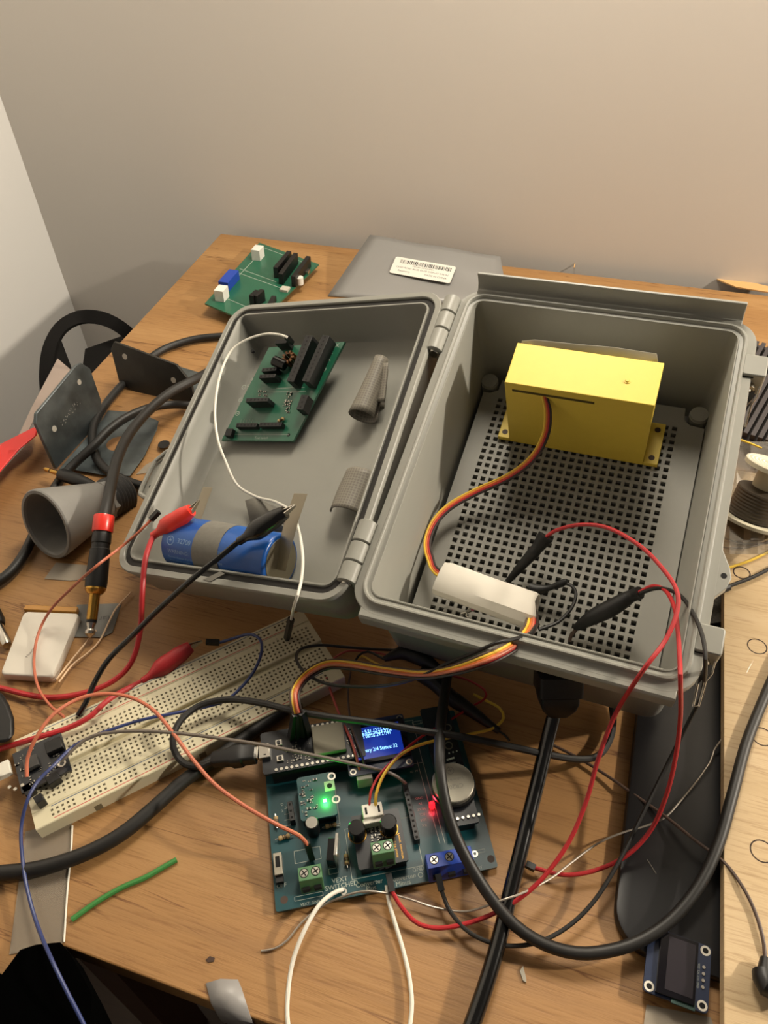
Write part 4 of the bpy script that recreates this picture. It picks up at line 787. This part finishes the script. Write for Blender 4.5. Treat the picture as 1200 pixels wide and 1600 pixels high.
# small plug
q=wthing('mini_plug','small gold tipped headphone plug with black sleeve on the grey pipe','plug',W(120,750,14))
A=W(158,762,14); B=W(68,732,10); Lq=(B-A).length
seg_(0,.12,[(0,1),(1,1.5)],RED,'red_collar',12) ; seg_(.03,.70,[(0,1.6),(.3,3.6),(.55,4.6),(.95,4.6),(1,3.6)],BLK,'plug_sleeve'); seg_(.70,.86,[(0,2.4),(.1,1.9),(1,1.7)],GOLD,'gold_shaft'); seg_(.86,.88,[(0,1.5),(1,1.5)],BLK,'insulating_ring'); seg_(.88,1,[(0,1.6),(.6,1.6),(.8,1.2),(1,.5)],GOLD,'gold_tip')
# grey conduit bell with threaded end
PIPE=mat('grey_pvc','7a7874',.45,noise=.02); PIPD=mat('dark_thread','2d2c2b',.5)
A=W(70,820,25); dA=(A-CP).dot(CF); B_=CP+(CR*((155-600)/F_PX)+CD*((785-800)/F_PX)+CF)*(dA+33); B=A+(B_-A)*1.5; pi=thing('conduit_bell','grey flared plastic conduit bell with threaded neck lying on its side','pipe fitting',TB,(A.x+20,A.y+10,0)); o3=V((A.x+20,A.y+10,0)); Lq=(B-A).length
m=MB(); m.lathe(A,B,[(1.5,20.2),(0,21),(0,23),(1,23.6),(3,23.4),(Lq*.3,19.6),(Lq*.62,14.6),(Lq*.70,13.2),(Lq*.72,11),(Lq*.70,10),(Lq*.5,12.6),(1.5,20.2)],48,False); m.build('bell',PIPE,pi,o3,smooth=35)
m=MB(); pr=[(Lq*.69,11.5)]
for k in range(6): pr+= [(Lq*.78+k*2.6,14.2),(Lq*.78+k*2.6+1.3,13.2)]
m.lathe(A,B,pr+[(Lq*.78+16,11)],32); m.build('threaded_neck',PIPD,pi,o3)
m=MB(); A2=A+(B-A)*.69; m.ring((0,0,0),.1,.2,.1,3) if False else m.lathe(A2,B,[(0,12.5),(1,14),(6,14),(6.5,12)],8); m.build('hex_collar',PIPE,pi,o3)
# bent steel brackets
def polyplate(fr,poly,t,hl=()):   # poly on plane z=0 with round holes, thickness t
    m=MB(); m.prism([(p[0],p[1]) for p in poly],-t,0); return m
def hls(o,par,fr,cs,name='bolt_hole',mt=None):
    m=None
    for (u,v,r_) in cs:
        c=fr.p(u,v,0); m=MB(); m.cyl((c.x,c.y,-.02),r_,.08,20); m.build(name,mt or HOLE,par)
def bracket(label,base3,flange_px,holes,plate_px,pholes,mt,hmt,mirror=1):
    A,B,C=base3; fr=F3(A,B,C); b=thing('steel_bracket',label,'bracket',fr)
    m=MB(); m.prism([(fr.p(u,v,0).x,fr.p(u,v,0).y) for u,v in flange_px],-2.6,0); f=m.build('upright_flange',mt,b,bevel=.4)
    for u,v,r_ in holes:
        c=fr.p(u,v,0); m=MB(); m.cyl((c.x,c.y,-.03),r_,.1,20); m.build('bolt_hole',hmt,f)
    if plate_px:
        Z=Fr((A.x,A.y,A.z),Matrix.Identity(3)); loc=[fr.l(W(u,v,2.4)) for u,v in plate_px]; lo2=[fr.l(W(u,v,0.1)) for u,v in plate_px]
        m=MB(); m.loft([lo2,loc]); p=m.build('base_plate',STEEL,b,bevel=.3)
        for u,v,r_,mm in pholes:
            w_=W(u,v,2.42); M3=MB(); M3.loft([[fr.l(w_+V((r_*math.cos(t),r_*math.sin(t),z))) for t in [6.283*i/24 for i in range(24)]] for z in (-.05,.04)]); M3.build('bolt_hole',mm,p)
    return b
PLYD=mat('wood_seen_through','9a6f42',.6)
bracket('weathered steel bracket with stamped dots, leaning nearest the left wall',(W(88,731,3),W(160,652,3),W(57,646,44)),
  [(88,733),(160,655),(158,625),(141,576),(127,567),(119,571),(57,646),(56,662)],[(124,597,2.1),(85,670,2.3)],
  [(92,733),(160,655),(169,641),(216,644),(248,658),(245,672),(226,712),(203,744),(160,742),(107,733)],[(184,693,8.5,PLYD),(213,665,2.8,HOLE)],STEEL,mat('pale_hole_edge','bdb9ae',.4))
bracket('dark steel bracket standing upright behind the black cables',(W(187,601,3),W(303,627,3),W(178,534,38)),
  [(187,601),(245,628),(303,630),(299,600),(275,570),(178,534),(173,546)],[(195,557,2.4),(271,594,2.4)],
  [(275,571),(322,585),(330,600),(318,628),(303,630),(296,598)],[],DSTEEL,mat('pale_hole_edge','bdb9ae',.4))
# stamped dots on the first bracket are small dents of bright metal
fr=F3(W(88,731,3),W(160,652,3),W(57,646,44)); rnd=random.Random(4); m=MB()
for k in range(26):
    t=k/25; u=97+t*26+rnd.uniform(-3,3); v=662-t*34+rnd.uniform(-3.5,3.5); c=fr.p(u,v,0); m.cb((c.x,c.y,0),(rnd.uniform(.4,1.2),rnd.uniform(.3,.6),.05),rnd.uniform(0,3))
b_=[o for o in bpy.data.objects if o.name.startswith('upright_flange')][0]; m.build('stamped_marks',mat('bare_scratch','b5b8b4',.4,.4),b_)
scrap('plastic_scrap','small clear plastic scrap on the plywood beside the lid ear',TB,((213,742),(228,727),(262,708),(258,722),(238,738)),.05,.5,mat('clear_scrap','a89f90',.3,alpha=.55),'plastic scrap')
scrap('plastic_scrap','crinkled translucent plastic piece under the grey conduit bell',TB,((70,905),(88,880),(150,885),(150,905),(110,908)),.05,.6,mat('clear_scrap','a89f90',.3,alpha=.55),'plastic scrap')
m=MB(); q_=W(258,694,0); m.loft([[W(256+8*math.cos(t)+5*math.sin(t),694-6*math.sin(t)+2*math.cos(t),z) for t in [6.283*i/14 for i in range(14)]] for z in (.1,4)]); solo('rubber_foot',m,BLK,'small black oval rubber piece beside the lid ear','rubber piece')
# red tool handle at left
m=MB(); P_=[(-40,740),(0,694),(52,668),(60,668),(57,681),(30,703),(0,738),(-30,775)]; m.loft([[W(u,v,z) for u,v in P_] for z in (8,16)]); solo('tool_handle',m,mat('red_handle','c81f1a',.35),'flat red tool handle poking in from the left side','tool',bevel=1.5)
# card leaning at the table's left edge and black strap behind it
m=MB(); L_=[W(u,v,z) for u,v,z in ((90,560,6),(112,579,6),(60,640,2),(36,690,2),(28,682,2),(50,635,2))]; m.loft([L_,[p-V((0,0,.6)) for p in L_]]); solo('paper_card',m,mat('pinkish_card','9a8a80',.6),'pinkish translucent card leaning behind the weathered bracket','card')
q=wthing('black_strap','wide black strap handle looping up beside the table corner','strap',W(140,560,-40))
def band(pts,w,t,name):
    m=MB(); Pp=spline([V(p) for p in pts],6); L=[]
    for i,p in enumerate(Pp):
        d=(Pp[min(i+1,len(Pp)-1)]-Pp[max(i-1,0)]).normalized(); s=d.cross(CF).normalized(); n_=d.cross(s)
        L.append([p-s*w-n_*t,p+s*w-n_*t,p+s*w+n_*t,p-s*w+n_*t])
    m.loft(L); return wpart(m,name,mat('black_webbing','0a0807',.8,spec=.2),q)
zb_=-40
band(T(W,(78,640,-60),(73,590,-40),(78,545,-25),(96,512,-20),(125,496,-20),(158,497,-20),(188,511,-25),(212,532,-40)),6.5,2,'strap_loop')
m=MB(); Lq_=[W(u,v,-45) for u,v in ((84,530),(96,532),(112,575),(105,640),(80,650),(64,600))]; m.loft([Lq_,[p-V((0,0,12)) for p in Lq_]]); wpart(m,'side_panel',mat('black_webbing','0a0807',.8,spec=.2),q)
m=MB(); Lq_=[W(u,v,-45) for u,v in ((133,545),(190,525),(215,512),(222,530),(160,605),(125,600))]; m.loft([Lq_,[p-V((0,0,12)) for p in Lq_]]); wpart(m,'side_panel',mat('black_webbing','0a0807',.8,spec=.2),q)
# plug and adapter cut by the left frame edge
q=wthing('metal_plug','small black plug with silver tip poking in from the left by the white pouch','plug',W(0,990,4))
A=W(-25,930,6); B=W(11,1008,4); Lq=(B-A).length
seg_(0,.62,[(0,3.5),(.1,5),(.9,5),(1,4)],BLK,'plug_sleeve'); seg_(.62,1,[(0,2.9),(.9,2.9),(1,2.4)],CHROME,'metal_tip')
m=MB(); P_=[(-40,1078),(3,1082),(14,1100),(22,1122),(23,1148),(12,1160),(-40,1165)]; m.loft([[W(u,v,z) for u,v in P_] for z in (2,17)]); solo('power_adapter',m,BLK,'rounded black adapter block at the left edge above the breadboard','adapter',bevel=2)
# ================================================================== BAG, FAR GREEN BOARD
BG=F3(W(512,455,3),W(765,468,3),W(578,369,26)); 
bag=thing('antistatic_bag','flat grey antistatic bag with white barcode label lying behind the open box','bag',BG)
m=MB(); nb=12; crn=[(512,462),(795,480),(782,401),(578,367)]
c4=[BG.p(u,v,0) for u,v in crn]; vs=[]; rnd=random.Random(9)
for j in range(nb+1):
    for i in range(nb+1):
        s,t=i/nb,j/nb; p=(c4[0]*(1-s)+c4[1]*s)*(1-t)+(c4[3]*(1-s)+c4[2]*s)*t; e_=4*s*(1-s)*4*t*(1-t); vs.append((p.x,p.y,1.2*math.sin(7*s+2*t)*math.sin(5*t)*e_+.6*math.sin(13*s*t)+rnd.uniform(-.1,.1)))
m.add(vs,[(j*(nb+1)+i,j*(nb+1)+i+1,(j+1)*(nb+1)+i+1,(j+1)*(nb+1)+i) for j in range(nb) for i in range(nb)])
o=m.build('bag_film',mat('antistatic_film','858380',.35,.15,spec=.6),bag,smooth=80); s=o.modifiers.new('s','SOLIDIFY'); s.thickness=.0008
lb=[BG.p(u,v,2.2) for u,v in ((608,426),(703,443),(716,415),(624,402))]
LF=F3(BG.w(lb[0]),BG.w(lb[1]),BG.w(lb[3])); lw=(lb[1]-lb[0]).length; lh=(lb[3]-lb[0]).length
m=MB(); m.T=Matrix.Translation(lb[0])@(BG.I@LF.M).to_4x4(); m.prism(rr(0,0,lw,lh,2,4),0,.25); la=m.build('label',mat('label_paper','d2cec4',.5),bag)
m=MB(); m.T=Matrix.Translation(lb[0])@(BG.I@LF.M).to_4x4(); x=lw*.10; rnd=random.Random(2)
while x<lw*.93: w_=rnd.choice((.35,.35,.7,1.1)); m.box(x,lh*.66,.25,x+w_,lh*.88,.28); x+=w_+rnd.choice((.4,.5,.9))
m.text('X001A23 REFAX EP0JU',(lw*.5,lh*.58),2.2,0,.27); m.text('OLED ROHS BLUE OLED DISPLAY 0.96 IN',(lw*.5,lh*.42),2.9,0,.27); m.text('Raspberry',(lw*.22,lh*.22),3,0,.27); m.text('MADE IN CHINA',(lw*.74,lh*.22),3,0,.27)
m.build('barcode_print',mat('label_ink','2b2a28',.6),la)
# far green board, raised on its pins
G2=F3(W(320,474,12),W(400,508,10),W(405,379,10)); q4=[G2.l(W(320,474,12)),G2.l(W(400,508,10)),G2.l(W(498,412,8)),G2.l(W(405,379,10))]
g2=thing('circuit_board','green circuit board with white sockets and a blue terminal on the far table corner','circuit board',G2)
m=MB(); m.prism([(p.x,p.y) for p in q4],-1.6,0); m.mi=1
def l2(s,t): p=(q4[0]*(1-s)+q4[1]*s)*(1-t)+(q4[3]*(1-s)+q4[2]*s)*t; return p
for a_,b_ in (((.05,.5),(.95,.52)),((.1,.15),(.8,.15)),((.12,.95),(.9,.95)),((.12,.2),(.14,.9)),((.05,.56),(.7,.57))):
    a=l2(*a_); b=l2(*b_); d=b-a; m.cb((((a+b)/2).x,((a+b)/2).y,0),(d.length,.5,.06),math.atan2(d.y,d.x))
m.build('board',[PG,SILK],g2)
def b2(u,v,h,d,mt,name,rz=0): return blk(G2,u,v,h,d,mt,g2,name,rz)
ang=math.atan2((q4[3]-q4[0]).y,(q4[3]-q4[0]).x)
WS=mat('bright_white_plastic','dcd9d0',.5)
b2(402,387,11,(12,9,11),WS,'white_socket',ang); b2(345,450,11,(12,9,11),WS,'white_socket',ang); t_=b2(357,431,9,(26,10,9),TBLU,'blue_terminal',ang)
def hd2(a,b,h=11): header(G2,a,b,h,4.5,g2,slots=False)
hd2((452,392),(430,418)); hd2((462,395),(438,428)) ; hd2((482,400),(458,432)); hd2((410,452),(398,462)); hd2((402,453),(392,462)); hd2((428,462),(422,474),5)
b2(445,450,2.5,(8,8,2.5),mat('pale_chip','b8b4a6',.5),'pale_socket',ang); b2(480,422,3,(7,4,3),SOLD,'metal_socket',ang)
q_=G2.p(468,433,7); m=MB(); m.cyl((q_.x,q_.y,0),3.6,7,16); m.build('white_capacitor',WS,g2)
m=MB()
for x,y in ((.1,.1),(.9,.1),(.9,.9),(.1,.9)): p=l2(x,y); m=MB(); m.cyl((p.x,p.y,-9),1.2,7.4,8); m.build('pin_foot',SOLD,g2)
# splinters at the table's back edge
m=MB(); P_=[W(u,v,2) for u,v in ((1098,427),(1150,437),(1200,449),(1260,462),(1260,468),(1200,458),(1150,450),(1125,440))]; m.loft([[p for p in P_],[p+V((0,0,1.2)) for p in P_]]); solo('wood_splinter',m,mat('fresh_splinter','c99f68',.6),'long pale wood splinter lifting off the back table edge','splinter')
wire('wood_sliver','thin upright wood sliver on the back table edge',T(W,(897,418,0),(900,404,6),(905,389,14)),.6,mat('fresh_splinter','c99f68',.6),cat='splinter')
# ================================================================== TABLET, BIRCH BOARD, OLED MODULE, RIGHT SIDE CLUTTER
TAB=mat('tablet_black','131214',.35,spec=.5)
a=W(992,1122,0); b=W(963,1378,0); pa=(a-b).normalized(); px_=V((pa.y,-pa.x,0)); org=b-pa*28
TT=Fr(V((org.x,org.y,0)),Matrix((px_,pa,V((0,0,1)))).transposed())
Hh=TT.l(W(1000,1080,0)).y+120; tb=thing('tablet','dark slate tablet lying flat, partly under the box and the birch board','tablet',TT)
wT=TT.l(W(1195,1500,0)).x
m=MB(); m.loft([[(x,y,z) for x,y in rr(i_,i_,wT-i_,Hh-i_,17-i_,8)] for z,i_ in ((.3,1),(1,0),(4,0),(5,.6),(5.2,1.4))]); m.build('tablet_shell',TAB,tb,smooth=40)
m=MB(); 
for u0,v0,u1,v1 in ((1011,1343,1025,1365),):
    a=TT.p(u0,v0,5.2); b=TT.p(u1,v1,5.2); m.tube([(a.x,a.y,5.3),(b.x,b.y,5.3)],.18,5,sm=False)
m.build('scratch',mat('scratch','77726a',.5),tb)
# birch board resting on the tablet
BH_=16.5
e1=W(1131,900,BH_); e2=W(1131,1600,BH_); dy=(e1-e2).normalized(); dx=V((dy.y,-dy.x,0)); 
BD=Fr(V((e2.x,e2.y,0))-dy*60,Matrix((dx,dy,V((0,0,1)))).transposed()); BL=BD.l(W(1140,845,BH_)).y+70
bd2=thing('birch_board','pale birch plywood board with laser cut rings along the right side','wood board',BD)
m=MB(); m.box(0,0,BH_-6,330,BL,BH_); bb_=m.build('board',BIRCH,bd2,bevel=.3)
m=MB(); m.box(25,30,5.3,310,BL-20,BH_-6) ; m.build('spacer_layer',mat('spacer_wood','8a6a48',.6),bd2)
RINGM=mat('burnt_cut','2a170b',.8)
for u,v in ((1159,895),(1183,1010),(1191,1151),(1191,1330)):
    c=BD.p(u,v,BH_); m=MB(); m.ring((c.x,c.y,BH_),4.2 if v<1000 else 4.6,5.0 if v<1000 else 5.2,.06,28); m.build('laser_cut_ring',RINGM,bb_)
OL=F3(W(1004,1547,6),W(1106,1585,6),W(1036,1463,6)); q4=[OL.l(W(u,v,6)) for u,v in ((1004,1547),(1109,1587),(1134,1484),(1038,1463))]
ow=(q4[1].x+q4[2].x-q4[3].x)/2; oh=(q4[2].y+q4[3].y)/2; oh=ow*1.02
ol=thing('display_module','small blue board with unlit dark display and white ringed corner holes','display module',OL)
m=MB(); m.prism(rr(0,0,ow,oh,1.5,4),-1.5,0); o_=m.build('board',PB,ol)
for x,y in ((2.3,2.3),(ow-2.3,2.3),(ow-2.3,oh-2.3),(2.3,oh-2.3)): m=MB(); m.ring((x,y,0),1.15,2.0,.15,20); r_=m.build('corner_ring',WHT,ol); m=MB(); m.cyl((x,y,0),1.15,.05,16); m.build('hole',HOLE,r_)
m=MB(); m.box(4.6,.8,0,ow-5.4,oh-.6,1.5); g_=m.build('display_glass',mat('dark_glass','0d0b10',.1,spec=.8),ol,bevel=.2)
m=MB(); m.box(8,3,1.5,ow-6.4,oh-2,1.56); m.build('screen_area',mat('dark_violet_screen','1b151d',.3),g_)
m=MB(); m.box(11,-.8,-.3,ow-5,2.2,.6); m.build('ribbon_tail',mat('teal_tail','1d3a35',.4),ol)
m=MB(); 
for i in range(4): m.cyl((ow-2.6,oh/2-3.8+i*2.54,0),.65,.5,10)
m.build('solder_pins',SOLD,ol)
m=MB(); q_=OL.p(1150,1480,0); m.text('GND VCC SCL SDA',(ow-4.4,oh/2),1.1,math.pi/2,.05); m.build('pin_print',SILK,ol)
scrap('plastic_scrap','clear plastic scrap under the unlit display module at the front edge',TB,((1010,1570),(1110,1590),(1128,1640),(1000,1640)),.05,.4,mat('clear_scrap','a89f90',.3,alpha=.55),'plastic scrap')
# black right-angle plug on the birch board
q=wthing('angle_plug','black right-angle plug on the birch board at the right edge','plug',W(1195,1520,BH_))
m=MB(); m.tube([W(1196,1498,BH_+4),W(1194,1528,BH_+5)],lambda k:2+1.2*k,12); m.tube([W(1193,1520,BH_+5),W(1198,1540,BH_+6),W(1230,1550,BH_+6)],lambda k:4.2,14); wpart(m,'plug_body',BLK,q)
# solder spool
SP=W(1200,800,BH_+1); 
spA=W(1172,812,BH_+6); spB=W(1213,727,BH_+40)
sp=thing('solder_spool','white spool of dark solder wire with embossed flange on the birch board','spool',TB,(spA.x,spA.y,BH_)); o3=V((spA.x,spA.y,BH_)); Lq=(spB-spA).length
m=MB(); m.lathe(spA,spB,[(0,20),(2,20),(2.4,8),(Lq-3,8),(Lq-2.6,17.5),(Lq,17.5)],44); m.build('spool_body',mat('ivory_plastic','b9b29c',.5),sp,o3,smooth=30)
m=MB(); pr=[(2.6,8.2)]
for k in range(9): pr+=[(3+k*2,15.3),(4+k*2,15.0)]
m.lathe(spA,spB,pr+[(22,8.2)],36); m.build('solder_winding',mat('dark_winding','4a4238',.45,.4),sp,o3)
d=(spB-spA).normalized()
for r0,r1 in ((15.8,16.3),(13.4,14.2),(11.2,12.0),(9,9.8),(6.8,7.6)): m=MB(); m.lathe(spA,spB,[(Lq,r0),(Lq+.25,r0),(Lq+.25,r1),(Lq,r1)],44,False); m.build('embossed_ring',mat('white_emboss','e6e1d2',.5),sp,o3)
# black ribbed tray behind the latch and crumpled clear bag
m=MB(); RBF=F3(W(1140,620,30),W(1235,650,30),W(1165,560,36)); 
for k in range(16): m.box(-10+k*5,-30,-6,-10+k*5+3,70,0)
m.box(-12,-32,-12,75,72,-5); solo('ribbed_tray',m,mat('dark_ribbed','3a3536',.5),'dark ribbed tray leaning behind the box latch at the right edge','tray',RBF)
m=MB(); rnd=random.Random(6); n_=9; vs=[]; 
for j in range(n_):
    for i in range(n_): u=1118+ i*11; v=690+j*22; vs.append(W(u,v,BH_+3+rnd.uniform(0,12)))
m.add(vs,[(j*n_+i,j*n_+i+1,(j+1)*n_+i+1,(j+1)*n_+i) for j in range(n_-1) for i in range(n_-1)]); o=solo('crumpled_bag',m,mat('clear_crumpled','7d7870',.08,alpha=.5,spec=1),'crumpled clear plastic bag under the solder spool','plastic bag',smooth=20)
wire('thin_wire','yellow wire passing between the ribbed tray and the spool',T(W,(1140,682,40),(1165,690,40),(1190,700,38)),.7,YW)
wire('thin_wire','yellow wire lying across the birch board below the spool',T(W,(1120,893,18),(1142,886,18),(1172,876,18),(1210,858,18)),.8,YW)
wire('thin_wire','dark thin wire just below the spool on the birch board',T(W,(1120,836,18),(1140,844,18),(1170,850,18),(1210,846,18)),.6,BRW)
wire('thin_wire','brown thin wire below the dark one, beside the box ear',T(W,(1120,854,17.6),(1150,856,17.6),(1180,853,17.6),(1210,842,17.6)),.5,GRW)
q=wthing('taped_lead','black lead with a thick heat-shrink end under the box ear','wire',W(1110,927,18)); wp(q,T(W,(1125,921,19),(1150,912,19),(1180,900,19),(1215,882,19)),1.1,BLKR); m=MB(); m.tube(T(W,(1098,932,19),(1115,926,19),(1138,917,19)),2.4,12); wpart(m,'heat_shrink',BLKM,q)
m=MB(); P_=[W(u,v,0) for u,v in ((1105,935),(1132,925),(1132,985),(1100,990))]; m.loft([[V((p.x,p.y,z)) for p in P_] for z in (6,9)]); solo('dark_circuit_piece',m,mat('dark_speckled','3a352c',.5,noise=.6,nscale=900),'dark speckled board piece between the box latch and the birch board','circuit piece')
# black jacket in front of the table
m=MB(); fx=TF.p; 
P_=[(-60,1480),(10,1528),(38,1490),(62,1482),(100,1478),(118,1500),(150,1560),(140,1680),(-80,1680)]
L=[]
for z,k in ((5,0),(-10,.0),(-60,.1),(-160,.15)): 
    L.append([W(u,v,1.5)+V((0,0,z))-V((0,k*100,0)) for u,v in P_])
m.loft(L); solo('black_jacket',m,mat('black_cloth','010101',1,spec=.02),'black cloth garment hanging in front of the table corner','garment',smooth=60)
# display light on the board
def lamp0(name,loc,power,rad,col):
    l=bpy.data.lights.new(name,'POINT'); l.energy=power; l.shadow_soft_size=rad*S; l.color=col
    o=bpy.data.objects.new(name,l); COL.objects.link(o); o.location=V(loc)*S
lamp0('green_indicator_glow',GL,.008,1.5,(.05,1,.1)); lamp0('red_indicator_glow',RLP,.003,1.5,(1,.05,.08)); lamp0('display_glow',SCR,.004,8,(.1,.25,1))
# ================================================================== LIGHT
def lamp(name,loc,power,rad,col):
    l=bpy.data.lights.new(name,'POINT'); l.energy=power; l.shadow_soft_size=rad*S; l.color=col
    o=bpy.data.objects.new(name,l); COL.objects.link(o); o.location=V(loc)*S; return o
Ld_=(BOX.M@V((29,13,11))).normalized(); base=BOX.w((70,90,0))
lamp('desk_lamp',base+Ld_*1150,54.0,28,(1,.90,.75))
lamp('ceiling_light',(120,620,700),17.0,110,(1,.91,.76))
w=bpy.data.worlds.new('world'); scn.world=w; w.use_nodes=True; w.node_tree.nodes['Background'].inputs['Color'].default_value=(1,.9,.8,1); w.node_tree.nodes['Background'].inputs['Strength'].default_value=.09
scn.view_settings.view_transform='Standard'; scn.view_settings.look='None'; scn.view_settings.gamma=1; scn.view_settings.exposure=0; scn.view_settings.use_curve_mapping=False
